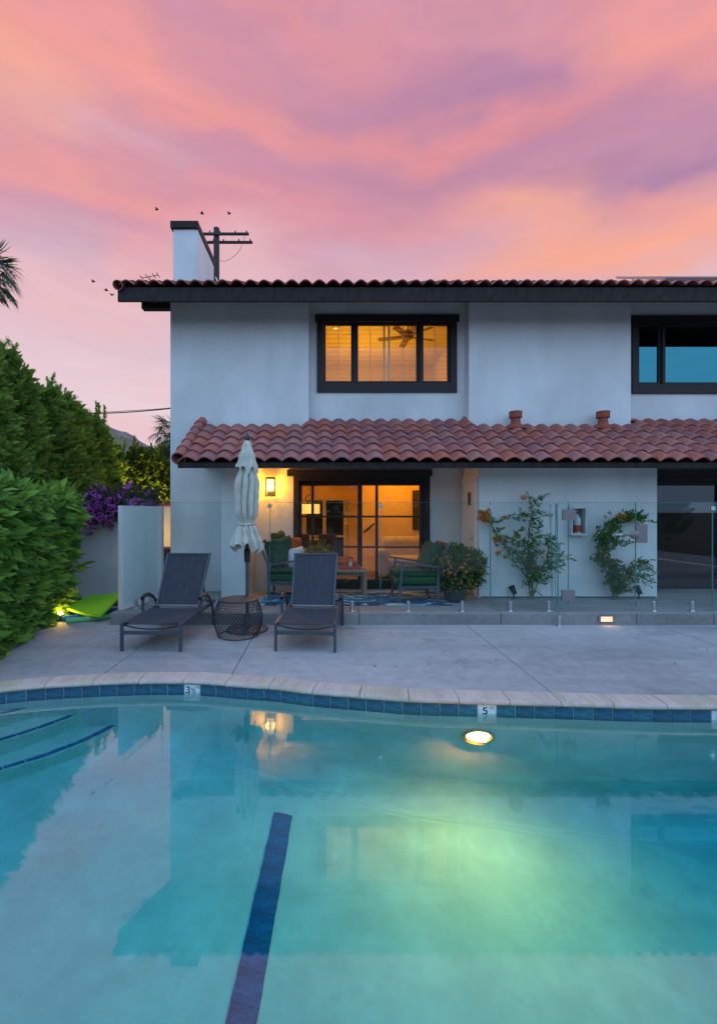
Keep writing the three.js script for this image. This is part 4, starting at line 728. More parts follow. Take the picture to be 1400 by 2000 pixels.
{
  const put = (g, m, label, pos, e) => { const q = single('throw_pillow', g, m, label, 'pillow', 'throw pillows on the left armchair'); q.position.set(...pos); q.rotation.set(...e, 'YXZ'); };
  put(pillow(0.46, 0.46, 0.16, 2), M.green, 'dark green throw pillow at the near end of the armchair', [-0.70, PAT + 0.80, -7.66], [0.02, 0.95, 0.12]);
  put(pillow(0.44, 0.44, 0.15, 5), M.olive, 'olive throw pillow leaning behind the dark green one', [-0.76, PAT + 0.90, -7.97], [-0.28, 1.2, 0.1]);
  put(pillow(0.42, 0.40, 0.15, 7), M.rust, 'rust orange throw pillow on the patio armchair', [-0.56, PAT + 0.82, -8.12], [-0.22, 0.7, -0.15]);
  put(pillow(0.36, 0.34, 0.14, 9), M.white, 'small white throw pillow in front of the orange one', [-0.47, PAT + 0.68, -7.78], [-0.25, 0.6, 0.08]);
  const t = thing('coffee_table', 'pale wooden coffee table on the patio rug', 'table', [0.28, PAT + 0.012, -7.83]);
  part('tabletop', rbox(0.90, 0.035, 0.55, 0.008).translate(0, 0.445, 0), M.oak, t); part('apron', rbox(0.80, 0.06, 0.45, 0.004, 1).translate(0, 0.397, 0), M.oak, t); for (const [a, b] of [[1, 1], [1, -1], [-1, 1], [-1, -1]]) part('leg', rbox(0.065, 0.425, 0.065, 0.006).translate(a * 0.41, 0.213, b * 0.24), M.oak, t);
  const y = PAT + 0.012 + 0.4625;
  const tr = thing('tray', 'red serving tray on the coffee table', 'tray', [0.44, y, -7.83]); part('base', rbox(0.36, 0.012, 0.26, 0.004, 1).translate(0, 0.006, 0), M.red, tr); for (const [w, d, x, z] of [[0.36, 0.014, 0, 0.124], [0.36, 0.014, 0, -0.124], [0.014, 0.234, 0.173, 0], [0.014, 0.234, -0.173, 0]]) part('rim', rbox(w, 0.045, d, 0.004, 1).translate(x, 0.034, z), M.red, tr);
  const l = thing('candle_lantern', 'small glass candle lantern on the red tray', 'lantern', [0.46, y + 0.0125, -7.83]);
  part('glass_jar', lathe([[0.055, 0], [0.07, 0.03], [0.072, 0.11], [0.055, 0.155], [0.045, 0.165]], 24), M.glass, l); part('candle', cyl(0.035, 0.035, 0.09, 0, 0.003, 0, 18), M.white, l); const cage = []; for (let k = 0; k < 6; k++) { const a = k * Math.PI / 3; cage.push(tube([V(Math.cos(a) * 0.06, 0, Math.sin(a) * 0.06), V(Math.cos(a) * 0.078, 0.07, Math.sin(a) * 0.078), V(Math.cos(a) * 0.05, 0.175, Math.sin(a) * 0.05)], 0.003, 10, 5)); } cage.push(new THREE.TorusGeometry(0.05, 0.004, 6, 24).rotateX(Math.PI / 2).translate(0, 0.175, 0)); part('cage', cage, M.black, l);
  const c = thing('cup', 'small red cup beside the table plant', 'cup', [0.07, y, -7.75]); part('body', lathe([[0, 0.004], [0.028, 0.004], [0.03, 0], [0.036, 0.08], [0.033, 0.08], [0.027, 0.008], [0, 0.008]], 20), M.red, c);
}
// extinguisher cabinet on the plant wall
{
  const p = at(1124, 1018, F1 - 0.02), o = thing('extinguisher_cabinet', 'white wall cabinet holding a fire extinguisher', 'cabinet', [p.x, p.y, -F1 + 0.002]), w = 0.235, h = 0.47;
  part('frame', [rbox(0.022, h, 0.12, 0.004).translate(-w / 2, 0, 0.06), rbox(0.022, h, 0.12, 0.004).translate(w / 2, 0, 0.06), rbox(w - 0.023, 0.022, 0.12, 0.004).translate(0, h / 2 - 0.011, 0.06), rbox(w - 0.023, 0.03, 0.12, 0.004).translate(0, -h / 2 + 0.015, 0.06)], M.white, o);
  part('back_panel', rbox(w - 0.024, h - 0.054, 0.006, 0.001, 1).translate(0, 0.004, 0.006), M.plate, o); const pg = part('pane', new THREE.PlaneGeometry(w - 0.024, h - 0.054).translate(0, 0.004, 0.112), M.glass, o); void pg;
  const e = thing('fire_extinguisher', 'white extinguisher with a red band inside the wall cabinet', 'extinguisher', [p.x, p.y - h / 2 + 0.031, -F1 + 0.062]);
  part('body', lathe([[0, 0], [0.05, 0], [0.055, 0.01], [0.055, 0.25], [0.03, 0.285], [0.02, 0.30], [0.02, 0.33], [0, 0.33]], 24), M.white, e); part('band', lathe([[0.0565, 0.02], [0.0565, 0.14]], 24), M.red, e); part('handle', rbox(0.02, 0.03, 0.08, 0.005).translate(0, 0.345, 0.005), M.black, e);
}
// small black spotlights at the foot of the wall
for (const [px, label] of [[1003, 'small black spotlight below the tall climbing vine'], [1247, 'small black spotlight beside the round vine']]) {
  const o = thing('garden_spotlight', label, 'spotlight', [(px - 632) / 889 * 7.62, PAT, -7.62], 0.3, 'black spotlights at the wall foot');
  part('stake', cyl(0.012, 0.012, 0.08, 0, 0, 0, 10), M.black, o); part('head', lathe([[0, -0.05], [0.035, -0.045], [0.045, 0.04], [0.05, 0.10], [0.04, 0.10], [0.036, 0.03], [0, 0.02]], 20).rotateX(-0.35).rotateZ(0.3).translate(0, 0.12, 0), M.black, o);
}
// pool toys by the white wall
{
  const ny = (pts, r, m, label) => { const o = single('pool_noodle', (() => { const c = new THREE.CatmullRomCurve3(pts), L = c.getLength(); const g = new THREE.TubeGeometry(c, 40, r, 16, false), e = []; for (const [u, sg] of [[0, -1], [1, 1]]) { const q = c.getPointAt(u), t = c.getTangentAt(u); const k = new THREE.RingGeometry(0.011, r, 18); k.applyMatrix4(new THREE.Matrix4().makeRotationFromQuaternion(new THREE.Quaternion().setFromUnitVectors(V(0, 0, 1), t.clone().multiplyScalar(sg))).setPosition(q)); e.push(k); const hole = new THREE.CylinderGeometry(0.011, 0.011, 0.1, 12, 1, true); hole.applyMatrix4(new THREE.Matrix4().makeRotationFromQuaternion(new THREE.Quaternion().setFromUnitVectors(V(0, 1, 0), t)).setPosition(q.clone().addScaledVector(t, -sg * 0.05))); e.push(hole); } void L; return merge([g, ...e]); })(), m, label, 'pool noodle', 'foam noodles by the wall'); return o; };
  const foam = (r, g, b) => mat({ color: lin(r, g, b), bumpMap: sized(grain, 0.15), bumpScale: 0.002, roughness: 0.85 });
  ny([V(-3.87, 0.04, -6.74), V(-3.66, 0.04, -6.92), V(-3.40, 0.04, -7.2), V(-3.2, 0.04, -7.5)], 0.036, foam(0.02, 0.20, 0.55), 'blue foam noodle with its end beside the garden uplight');
  ny([V(-3.73, 0.04, -6.60), V(-3.45, 0.04, -6.76), V(-3.14, 0.04, -7.0)], 0.038, foam(0.16, 0.55, 0.20), 'pale green foam noodle sticking out in front of the mat');
  ny([V(-4.18, 0.075, -7.28), V(-3.85, 0.11, -7.48), V(-3.5, 0.11, -7.62), V(-3.12, 0.08, -7.72)], 0.068, foam(0.015, 0.14, 0.46), 'thick dark blue foam roll lying behind the green mat');
  const nu = 24, nv = 16, pos = [], idx = [], uv = [], A = V(-3.96, 0.13, -6.98), B2 = V(-3.24, 0.085, -6.62), C = V(-3.11, 0.40, -7.36), E = V(-3.82, 0.22, -7.56);
  for (const s of [0, 1]) for (let j = 0; j <= nv; j++) for (let i = 0; i <= nu; i++) { const u = i / nu, v = j / nv, p = A.clone().lerp(B2, u).lerp(E.clone().lerp(C, u), v); pos.push(p.x, p.y - 0.06 * Math.sin(Math.PI * u) * (0.4 + 0.6 * v) + s * 0.035, p.z); uv.push(u * 0.8, v * 0.8); }
  const K = (nu + 1) * (nv + 1); for (let j = 0; j < nv; j++) for (let i = 0; i < nu; i++) { const a = j * (nu + 1) + i, b = a + 1, c = a + nu + 1, d = c + 1; idx.push(a, c, b, b, c, d); idx.push(K + a, K + b, K + c, K + b, K + d, K + c); }
  for (let i = 0; i < nu; i++) for (const j of [0, nv]) { const a = j * (nu + 1) + i; idx.push(a, a + 1, K + a, a + 1, K + a + 1, K + a); } for (let j = 0; j < nv; j++) for (const i of [0, nu]) { const a = j * (nu + 1) + i, b = a + nu + 1; idx.push(a, b, K + a, b, K + b, K + a); }
  const g = new THREE.BufferGeometry(); g.setAttribute('position', new THREE.Float32BufferAttribute(pos, 3)); g.setAttribute('uv', new THREE.Float32BufferAttribute(uv, 2)); g.setIndex(idx);
  single('foam_mat', toCreasedNormals(g, 0.6), foam(0.20, 0.58, 0.015), 'bright green foam float mat leaning towards the low wall', 'float mat');
}

// ---------------------------------------------------------------- plants
// one leaf along +z, slightly folded, its tip drooping
function leafShape(L, W, fold = 0.25, droop = 0.25) {
  const p = [[0, 0, 0], [-W * 0.42, fold * W * 0.5, L * 0.3], [0, 0, L * 0.35], [W * 0.42, fold * W * 0.5, L * 0.3], [-W * 0.36, fold * W * 0.4 - droop * L * 0.2, L * 0.68], [0, -droop * L * 0.22, L * 0.7], [W * 0.36, fold * W * 0.4 - droop * L * 0.2, L * 0.68], [0, -droop * L * 0.5, L]];
  const f = [[0, 2, 1], [0, 3, 2], [1, 2, 5], [1, 5, 4], [2, 3, 6], [2, 6, 5], [4, 5, 7], [5, 6, 7]];
  const g = new THREE.BufferGeometry(); g.setAttribute('position', new THREE.Float32BufferAttribute(p.flat(), 3)); g.setIndex(f.flat()); g.computeVertexNormals(); g.setAttribute('uv', new THREE.Float32BufferAttribute(p.map(([x, , z]) => [x, z]).flat(), 2)); return g;
}
// a twig with leaves all round, along +z
function sprig(n, L, W, len, R, droop = 0.25, open = 1.0) {
  const out = [];
  for (let i = 0; i < n; i++) { const k = (i + 0.5) / n, g = leafShape(L * (0.75 + 0.5 * R()), W * (0.8 + 0.4 * R()), 0.25, droop); g.rotateZ((R() - 0.5) * 0.6); g.rotateX(-open * (1.05 - 0.75 * k) + (R() - 0.5) * 0.4); g.rotateZ(i * 2.4 + R() * 0.7); g.translate(0, 0, k * len); out.push(g); }
  return merge(out);
}
const tmp = new THREE.Object3D();
// many sprigs as one foliage part; each: position, direction, size, colour
function foliage(name, geo, m, list, parent) {
  const o = shade(new THREE.InstancedMesh(geo, m, list.length)); o.name = name;
  list.forEach(([p, dir, s, col], i) => { tmp.position.copy(p); tmp.quaternion.setFromUnitVectors(V(0, 0, 1), dir.clone().normalize()); tmp.rotateZ(i * 1.7); tmp.scale.setScalar(s); tmp.updateMatrix(); o.setMatrixAt(i, tmp.matrix); o.setColorAt(i, col); });
  o.userData.kind = 'stuff'; parent.add(o); return o;
}
const mix = (a, b, t) => lin(lerp(a[0], b[0], t), lerp(a[1], b[1], t), lerp(a[2], b[2], t));
const sph = (R) => { const u = R() * 2 - 1, a = R() * 6.283, s = Math.sqrt(1 - u * u); return V(s * Math.cos(a), u, s * Math.sin(a)); };

// columnar ficus trees along the boundary
const ficusSprigs = [1, 2, 3].map((s) => sprig(13, 0.105, 0.050, 0.20, rng(s * 31), 0.5, 1.25));
function ficus(x, d, h, r, seed, label, n, c0 = [0.09, 0.19, 0.025], c1 = [0.27, 0.41, 0.05], group = 'ficus trees along the boundary') {
  const o = thing('ficus_tree', label, 'tree', [x, -0.05, -d], 0, group), R = rng(seed);
  const tr = part('trunk', tube([V(0, 0, 0), V(0.05 * (R() - 0.5), h * 0.3, 0.04), V(0.1 * (R() - 0.5), h * 0.65, -0.05), V(0, h * 0.92, 0)], 0.06, 16, 8), M.bark, o);
  for (let k = 0; k < 9; k++) { const y = h * (0.12 + 0.085 * k), a = k * 2.4 + R(), q = V(Math.cos(a), 0.9, Math.sin(a)); part('limb', tube([V(0, y, 0), q.clone().multiplyScalar(r * 0.3).add(V(0, y, 0)), q.clone().multiplyScalar(r * 0.62).add(V(0, y + 0.1, 0))], 0.02, 8, 5), M.bark, tr); }
  const L = [[], [], []];
  for (let i = 0; i < n; i++) {
    const t = Math.pow(R(), 0.9), a = R() * 6.283, y = 0.15 + t * (h - 0.15), prof = Math.min(1, Math.pow(Math.max(0, 1 - t), 0.55) * 1.35) * (0.78 + 0.22 * Math.min(1, t * 6));
    const lump = 0.50 + 0.98 * fbm(Math.cos(a) * 1.4 + 5 + seed, y * 1.2 + Math.sin(a) * 1.4, 3, seed), rr = r * prof * lump * (0.55 + 0.45 * Math.sqrt(R()));
    const p = V(Math.cos(a) * rr, y + (R() - 0.5) * 0.2, Math.sin(a) * rr), dir = V(Math.cos(a) * (0.7 + R()), 0.2 + R() * 0.9, Math.sin(a) * (0.7 + R())).addScaledVector(sph(R), 0.9);
    L[i % 3].push([p, dir, 0.7 + R() * 0.7, mix(c0, c1, clamp(R() * 0.75 + 0.5 * (fbm(a * 1.5, y * 1.5, 2, seed + 3) - 0.3), 0, 1))]);
  }
  // loose shoots standing out of the top
  for (let k = 0; k < 16; k++) { const a = R() * 6.283, q = r * 0.6 * R(), y0 = h * (0.78 + 0.15 * R()); for (let j = 0, J = 4 + R() * 6; j < J; j++) L[j % 3].push([V(Math.cos(a) * q, y0 + j * 0.085, Math.sin(a) * q), V((R() - 0.5), 1.2, (R() - 0.5)), 0.8, mix(c0, c1, R())]); }
  L.forEach((l, k) => foliage('crown', ficusSprigs[k], M.leaf, l, o));
  return o;
}
{
  const rows = [[-6.0, 7.2, 4.7, 1.0], [-6.25, 8.6, 4.6, 1.0], [-6.1, 9.7, 4.15, 0.95], [-6.3, 10.8, 4.3, 0.95], [-6.2, 11.9, 4.0, 0.9], [-6.25, 13.0, 3.45, 0.85], [-6.3, 14.2, 2.9, 0.8], [-6.2, 15.6, 3.1, 0.8], [-6.35, 17.2, 2.9, 0.85]];
  const where = ['tallest dark green ficus at the left edge', 'tall dark green ficus second from the left edge', 'green ficus column third from the left edge', 'green ficus column fourth from the left edge', 'green ficus column in the middle of the tree row', 'ficus column right of the middle of the tree row', 'shorter ficus column behind the bougainvillea', 'yellow lit ficus column near the side passage', 'last ficus column of the tree row by the house'];
  rows.forEach(([x, d, h, r], i) => ficus(x, d, h, r, 100 + i, where[i], 3400 - i * 130));
  ficus(-4.85, 13.5, 3.0, 0.5, 131, 'yellow green shrub column standing in the lit passage', 1500, [0.05, 0.12, 0.01], [0.14, 0.20, 0.015]);
  ficus(-5.4, 13.35, 3.3, 0.5, 133, 'yellow green shrub column left of the lit passage', 1400, [0.05, 0.12, 0.01], [0.14, 0.20, 0.015]);
  ficus(-4.2, 13.8, 2.75, 0.32, 135, 'slim yellow green shrub against the house corner', 900, [0.05, 0.12, 0.01], [0.14, 0.20, 0.015]);
  // dark trees further back by the house corner
  ficus(-9.2, 26, 5.2, 2.2, 141, 'dark round tree far behind the side passage', 2200, [0.02, 0.06, 0.014], [0.05, 0.10, 0.02], 'far dark trees');
  ficus(-11.4, 30, 5.4, 2.4, 143, 'dark round tree far behind the lit shrubs', 2200, [0.02, 0.06, 0.014], [0.05, 0.10, 0.02], 'far dark trees');
}
// hedge beside the deck
{
  const o = thing('hedge', 'clipped green leafy hedge at the left edge of the deck', 'hedge'), R = rng(201);
  const face = (d) => -3.80 - 0.19 * (d - 5.3), D0 = 4.3, D1 = 7.15, H = 1.80;
  const geos = [1, 2, 3].map((s) => sprig(7, 0.125, 0.058, 0.16, rng(s * 71), 0.7, 1.15)), L = [[], [], []], single1 = leafShape(0.135, 0.062, 0.3, 0.7);
  const c0 = [0.06, 0.17, 0.018], c1 = [0.26, 0.46, 0.06];
  const bulge = (d, y) => 0.16 * (fbm(d * 1.6, y * 1.6, 3, 207) - 0.5) + 0.26 * Math.pow(y / H, 1.5) - 0.04;
  const near = [];
  for (let i = 0; i < 5200; i++) {
    const w = R(), deep = Math.pow(R(), 1.6) * 0.34; let p, n;
    if (w < 0.58) { const d = lerp(D0, D1, R()), y = 0.03 + R() * H; p = V(face(d) + bulge(d, y) - deep, y, -d); n = V(1, 0.15, 0.1); }
    else if (w < 0.80) { const x = face(D0) - R() * 1.3, y = 0.03 + R() * H; p = V(x + 0.1 * (y / H), y, -D0 - deep - 0.06 + bulge(x, y) * -0.3); n = V(0.2, 0.15, 1); }
    else if (w < 0.94) { const d = lerp(D0, D1, R()); p = V(face(d) + 0.24 - R() * 1.4, H + 0.05 * (fbm(d * 3, R() * 3, 2, 3) - 0.4) - deep * 0.7, -d); n = V(0.3, 1, 0.2); }
    else { const x = face(D1) + 0.15 - R() * 1.2, y = 0.03 + R() * H; p = V(x, y, -D1 - 0.05 + deep); n = V(0.3, 0.1, -1); }
    const dir = n.addScaledVector(sph(R), 0.75).add(V(0, -0.12, 0)), col = mix(c0, c1, R());
    if (w < 0.58 && deep < 0.025 && near.length < 300) near.push([p, dir]);
    L[i % 3].push([p, dir, 0.75 + R() * 0.6, col]);
  }
  const lm = tones([[0.06, 0.20, 0.018], [0.10, 0.27, 0.026], [0.13, 0.31, 0.035], [0.045, 0.15, 0.014]], { transmission: 0.3, roughness: 0.75, side: THREE.DoubleSide });
  near.forEach(([p, dir], i) => { const m = part('leaf', single1, lm[i % 4], o); m.position.copy(p).add(V(0.06, 0.02, 0)); m.quaternion.setFromUnitVectors(V(0, 0, 1), dir.clone().add(V(0.3, -0.25, 0.2)).normalize()); m.rotateZ(R() * 1.6 - 0.8); m.scale.setScalar(0.85 + R() * 0.5); });
  L.forEach((l, k) => foliage('foliage', geos[k], M.leaf, l, o));
  for (let k = 0; k < 9; k++) { const d = 4.5 + k * 0.32, x = face(d) - 0.35; part('stem', tube([V(x, -0.06, -d), V(x + 0.05 * (R() - 0.5), 0.8, -d + 0.1 * (R() - 0.5)), V(x + 0.1, 1.6, -d)], 0.018, 8, 6), M.bark, o); }
  // pebbles along the hedge foot
  const peb = shade(new THREE.InstancedMesh(new THREE.IcosahedronGeometry(0.05, 1), mat({ color: lin(1, 1, 1), roughness: 0.9, bumpMap: sized(grain, 0.2), bumpScale: 0.003 }), 260)); peb.name = 'gravel';
  for (let i = 0; i < 260; i++) { const d = lerp(4.4, 7.6, R()), x = -3.80 - 0.19 * (d - 5.3) + 0.06 - R() * 0.22; tmp.position.set(x + (R() - 0.5) * 0.04, 0.012 + R() * 0.012, -d); tmp.rotation.set(R() * 3, R() * 3, R() * 3); tmp.scale.set(0.5 + R() * 0.6, 0.4 + R() * 0.35, 0.5 + R() * 0.5); tmp.updateMatrix(); peb.setMatrixAt(i, tmp.matrix); const k = 0.14 + R() * 0.2; peb.setColorAt(i, lin(k, k * 0.88, k * 0.8)); }
  scene.add(peb); tag(peb, 'rounded brown pebbles along the foot of the hedge', 'pebbles', null, 'stuff');
  // uplight at the hedge's end
  const u = thing('garden_uplight', 'small warm uplight glowing at the end of the hedge', 'light', [-3.93, 0.0, -6.80]);
  part('housing', lathe([[0, 0], [0.05, 0], [0.055, 0.07], [0.05, 0.09]], 20), M.black, u); part('lamp_lens', new THREE.SphereGeometry(0.04, 18, 12).translate(0, 0.095, 0), mat({ color: lin(0.9, 0.85, 0.7), emissive: lin(1, 0.62, 0.2), emissiveIntensity: 6 }), u); lamp(u, 0, 0.115, 0, 0.9, lin(1, 0.55, 0.08), 2);
}
// bougainvillea over the white wall
{
  const o = thing('bougainvillea', 'purple flowering bougainvillea spilling over the white wall', 'bougainvillea'), R = rng(301);
  const bract = (() => { const l = []; for (let k = 0; k < 9; k++) { const g = leafShape(0.036, 0.036, 0.5, 0.1).rotateX(-0.7 - R() * 0.5).rotateZ(k * 2.1 + R()); g.translate((R() - 0.5) * 0.06, (R() - 0.5) * 0.06, (R() - 0.5) * 0.05); l.push(g); } return merge(l); })(), lf = sprig(8, 0.05, 0.032, 0.16, rng(9));
  const leaves = [], bracts = [];
  for (let i = 0; i < 4200; i++) {
    const x = lerp(-6.6, -3.0, R()), mid = Math.exp(-(((x + 3.75) / 0.55) ** 2)), dens = (0.25 + mid) * (0.35 + 1.1 * sstep(0.35, 0.6, fbm(x * 4, 7, 3, 91))); if (R() > dens) continue;
    const y = 1.70 + (R() + R() - 0.8) * (0.20 + 0.12 * mid) + 0.16 * (fbm(x * 3, 1, 3, 5) - 0.3), over = R(), z = -8.36 + (over < 0.6 ? 0.12 + R() * 0.22 : (R() - 0.5) * 0.3);
    const hang = x > -4.35 && x < -3.35 && R() < 0.22 ? R() * 0.5 * clamp((-3.3 - x) / 0.9, 0, 1) : 0, p = V(x - hang * 0.5, y - hang, Math.max(z, -8.3 + (hang ? 0.08 : -0.3)));
    const dir = V((R() - 0.5) * 1.2, 0.4 + R() * 0.8 - hang, 0.7 + R() * 0.6);
    leaves.push([p, dir, 0.7 + R() * 0.5, mix([0.05, 0.075, 0.025], [0.10, 0.12, 0.05], R())]);
    if (R() < (0.18 + 0.40 * mid) * (0.3 + 1.4 * sstep(0.35, 0.65, fbm(x * 7, y * 9, 2, 15)))) bracts.push([p.clone().add(V(0, 0.03, 0.07 + R() * 0.06)), dir, 0.9 + R() * 0.8, mix([0.30, 0.015, 0.30], [0.70, 0.13, 0.66], R())]);
  }
  foliage('foliage', lf, M.leaf, leaves, o); foliage('blossoms', bract, M.petal, bracts, o);
  part('stem', tube([V(-5.2, 0, -8.5), V(-4.8, 0.9, -8.5), V(-4.2, 1.6, -8.45), V(-3.4, 1.8, -8.4)], 0.02, 16, 6), M.bark, o);
}
// lantana in a pot
{
  const o = thing('potted_lantana', 'potted shrub covered in orange and yellow flowers', 'potted plant', [2.12, PAT, -7.42]), R = rng(401);
  part('pot', lathe([[0, 0], [0.14, 0], [0.145, 0.03], [0.20, 0.30], [0.215, 0.31], [0.215, 0.345], [0.19, 0.345], [0.18, 0.30], [0, 0.29]], 32), M.darkPot, o);
  const lf = sprig(9, 0.045, 0.024, 0.13, rng(12)), fl = (() => { const l = []; for (let k = 0; k < 14; k++) { const d = V((R() - 0.5) * 1.4, (R() - 0.5) * 1.4, 0.7 + R() * 0.3).normalize().multiplyScalar(0.016); l.push(new THREE.SphereGeometry(0.0075, 6, 4).translate(d.x, d.y, d.z)); } return merge(l); })();
  const leaves = [], flowers = [];
  for (let i = 0; i < 1500; i++) { const s = sph(R), rr = 0.62 + 0.38 * Math.sqrt(R()), lump = 0.8 + 0.4 * fbm(s.x * 2 + 3, s.y * 2 + s.z, 3, 8), p = V(s.x * 0.40 * rr * lump, 0.56 + s.y * (s.y < 0 ? 0.34 : 0.24) * rr * lump, s.z * 0.30 * rr * lump); leaves.push([p, s.clone().add(V(0, 0.3, 0)).addScaledVector(sph(R), 0.6), 0.7 + R() * 0.6, mix([0.03, 0.09, 0.015], [0.11, 0.20, 0.025], R())]); if (R() < 0.14 + (s.z > 0 ? 0.12 : 0) && s.y > -0.9) flowers.push([p.clone().addScaledVector(s, 0.07), s, 0.9 + R() * 0.7, R() < 0.5 ? lin(0.75, 0.24, 0.015) : lin(0.72, 0.40, 0.02)]); }
  foliage('foliage', lf, M.leaf, leaves, o); foliage('blossoms', fl, M.petal, flowers, o);
  for (let k = 0; k < 7; k++) { const a = k * 0.9; part('stem', tube([V(0, 0.28, 0), V(Math.cos(a) * 0.1, 0.42, Math.sin(a) * 0.08), V(Math.cos(a) * 0.24, 0.6, Math.sin(a) * 0.18)], 0.006, 8, 5), M.stem, o); }
}
// climbing vines on the plant wall: stems laid by hand, leaves along them
{
  const D = F1 - 0.07, lf = [1, 2].map((s) => sprig(9, 0.052, 0.020, 0.13, rng(s * 5 + 2), 0.35, 1.1)), fl = (() => { const R = rng(77), l = []; for (let k = 0; k < 7; k++) { const g = new THREE.ConeGeometry(0.012, 0.045, 6, 1, true).rotateX(-Math.PI / 2).translate(0, 0, 0.03).rotateX((R() - 0.5) * 1.6).rotateY((R() - 0.5) * 1.6); l.push(g); } return merge(l); })();
  const vine = (label, stems, blooms, seed, dens) => {
    const o = thing('climbing_vine', label, 'vine', [0, 0, 0], 0, 'vines trained on the white wall'), R = rng(seed), leaves = [[], []], flowers = [];
    for (const [pts, r, from, k] of stems) {
      const c = new THREE.CatmullRomCurve3(pts.map(([px, py, dz = 0]) => at(px, py, D - dz))), L = c.getLength();
      part('stem', new THREE.TubeGeometry(c, 24, r, 6), M.stem, o);
      const n = Math.round(L * dens * k); for (let i = 0; i < n; i++) { const u = lerp(from, 1, R()), p = c.getPointAt(u), s = 0.13 * Math.sqrt(k) * Math.min(1, 0.35 + (1 - u) * 3) * (0.35 + 0.9 * fbm(u * 7, seed, 2, seed)); p.add(V((R() + R() - 1) * s, (R() + R() - 1) * s, R() * 0.16 - 0.01)); leaves[i % 2].push([p, V(R() - 0.5, R() * 0.9 - 0.45, 0.35 + R() * 0.5), 0.65 + R() * 0.7, mix([0.03, 0.11, 0.022], [0.11, 0.24, 0.035], R())]); }
    }
    for (const [px, py, n, s] of blooms) for (let i = 0; i < n; i++) { const p = at(px, py, D - 0.1); p.add(V((R() - 0.5) * s * 1.3, (R() - 0.5) * s, (R() - 0.3) * 0.08)); flowers.push([p, V(R() - 0.5, R() - 0.3, 1), 0.7 + R() * 0.6, R() < 0.6 ? lin(0.80, 0.26, 0.012) : lin(0.72, 0.42, 0.02)]); }
    leaves.forEach((l, k) => foliage('foliage', lf[k], M.leaf, l, o)); if (flowers.length) foliage('blossoms', fl, M.petal, flowers, o);
  };
  vine('tall climbing vine with orange blossoms spreading on the white wall', [
    [[[1036, 1170], [1030, 1130], [1022, 1100], [1000, 1075], [975, 1055], [962, 1030], [950, 1005]], 0.011, 0.12, 1.0], [[[1040, 1170], [1038, 1110], [1028, 1070], [1020, 1060]], 0.009, 0.35, 1.3], [[[1038, 1170], [1036, 1120], [1030, 1070], [1034, 1030], [1038, 1000], [1030, 965]], 0.008, 0.15, 1.0], [[[1026, 1060], [1012, 1050], [1003, 1040]], 0.005, 0.0, 2.2], [[[1036, 1010], [1015, 1005], [990, 1008]], 0.005, 0.1, 1.1], [[[1040, 1168], [1050, 1135], [1060, 1110], [1070, 1080], [1066, 1050]], 0.008, 0.25, 1.2], [[[1060, 1110], [1080, 1100], [1094, 1085]], 0.005, 0, 1.0], [[[1038, 1005], [1046, 980], [1054, 966]], 0.004, 0.7, 0.35], [[[1022, 1098], [1000, 1095], [985, 1078]], 0.005, 0, 1.3], [[[1024, 1130], [1018, 1145], [1020, 1150]], 0.004, 0, 0.5], [[[1036, 1060], [1048, 1050], [1056, 1062]], 0.004, 0.1, 0.7]],
    [[943, 1008, 34, 0.13], [951, 1020, 10, 0.1], [971, 1056, 10, 0.08], [1020, 972, 3, 0.05], [983, 1011, 4, 0.04], [1003, 1047, 3, 0.04], [972, 1082, 3, 0.04]], 501, 44);
  vine('leafy vine trained in a ring on the white wall beside the latch plate', [
    [[[1196, 1172], [1194, 1140], [1180, 1110], [1168, 1080], [1172, 1050], [1185, 1025], [1205, 1010], [1225, 1007], [1250, 1018]], 0.012, 0.08, 1.35], [[[1196, 1170], [1205, 1135], [1225, 1110], [1242, 1100], [1246, 1090]], 0.008, 0.2, 1.2], [[[1176, 1100], [1160, 1090], [1150, 1095]], 0.005, 0, 1.0], [[[1172, 1060], [1160, 1045], [1155, 1055]], 0.005, 0, 1.3], [[[1182, 1060], [1205, 1055], [1216, 1058]], 0.005, 0, 0.9], [[[1246, 1105], [1250, 1125], [1247, 1132]], 0.004, 0, 0.8], [[[1195, 1150], [1190, 1120], [1186, 1105]], 0.005, 0, 1.5]],
    [[1212, 1010, 12, 0.08], [1222, 1014, 8, 0.06], [1179, 1085, 2, 0.03], [1250, 1097, 2, 0.04]], 511, 105);
}
// plant on the coffee table
{
  const o = thing('table_plant', 'yellow flowering plant in a small pot on the coffee table', 'potted plant', [-0.08, PAT + 0.475, -7.8]), R = rng(601), leaves = [], fl = [];
  part('pot', lathe([[0, 0], [0.05, 0], [0.07, 0.11], [0.06, 0.11], [0, 0.1]], 24), M.darkPot, o);
  for (let i = 0; i < 160; i++) { const s = sph(R); const p = V(s.x * 0.13, 0.24 + Math.abs(s.y) * 0.16 - 0.06, s.z * 0.12); leaves.push([p, s.clone().add(V(0, 0.6, 0)), 0.6 + R() * 0.5, mix([0.06, 0.10, 0.015], [0.20, 0.22, 0.02], R())]); if (R() < 0.3) fl.push([p.clone().addScaledVector(s, 0.06), s, 0.9, lin(0.7, 0.42, 0.02)]); }
  foliage('foliage', sprig(6, 0.06, 0.014, 0.14, rng(44)), M.leaf, leaves, o); foliage('blossoms', leafShape(0.03, 0.02), M.petal, fl, o);
  part('stem', tube([V(0, 0.1, 0), V(0.01, 0.18, 0), V(0, 0.3, 0.01)], 0.008, 8, 5), M.stem, o);
}
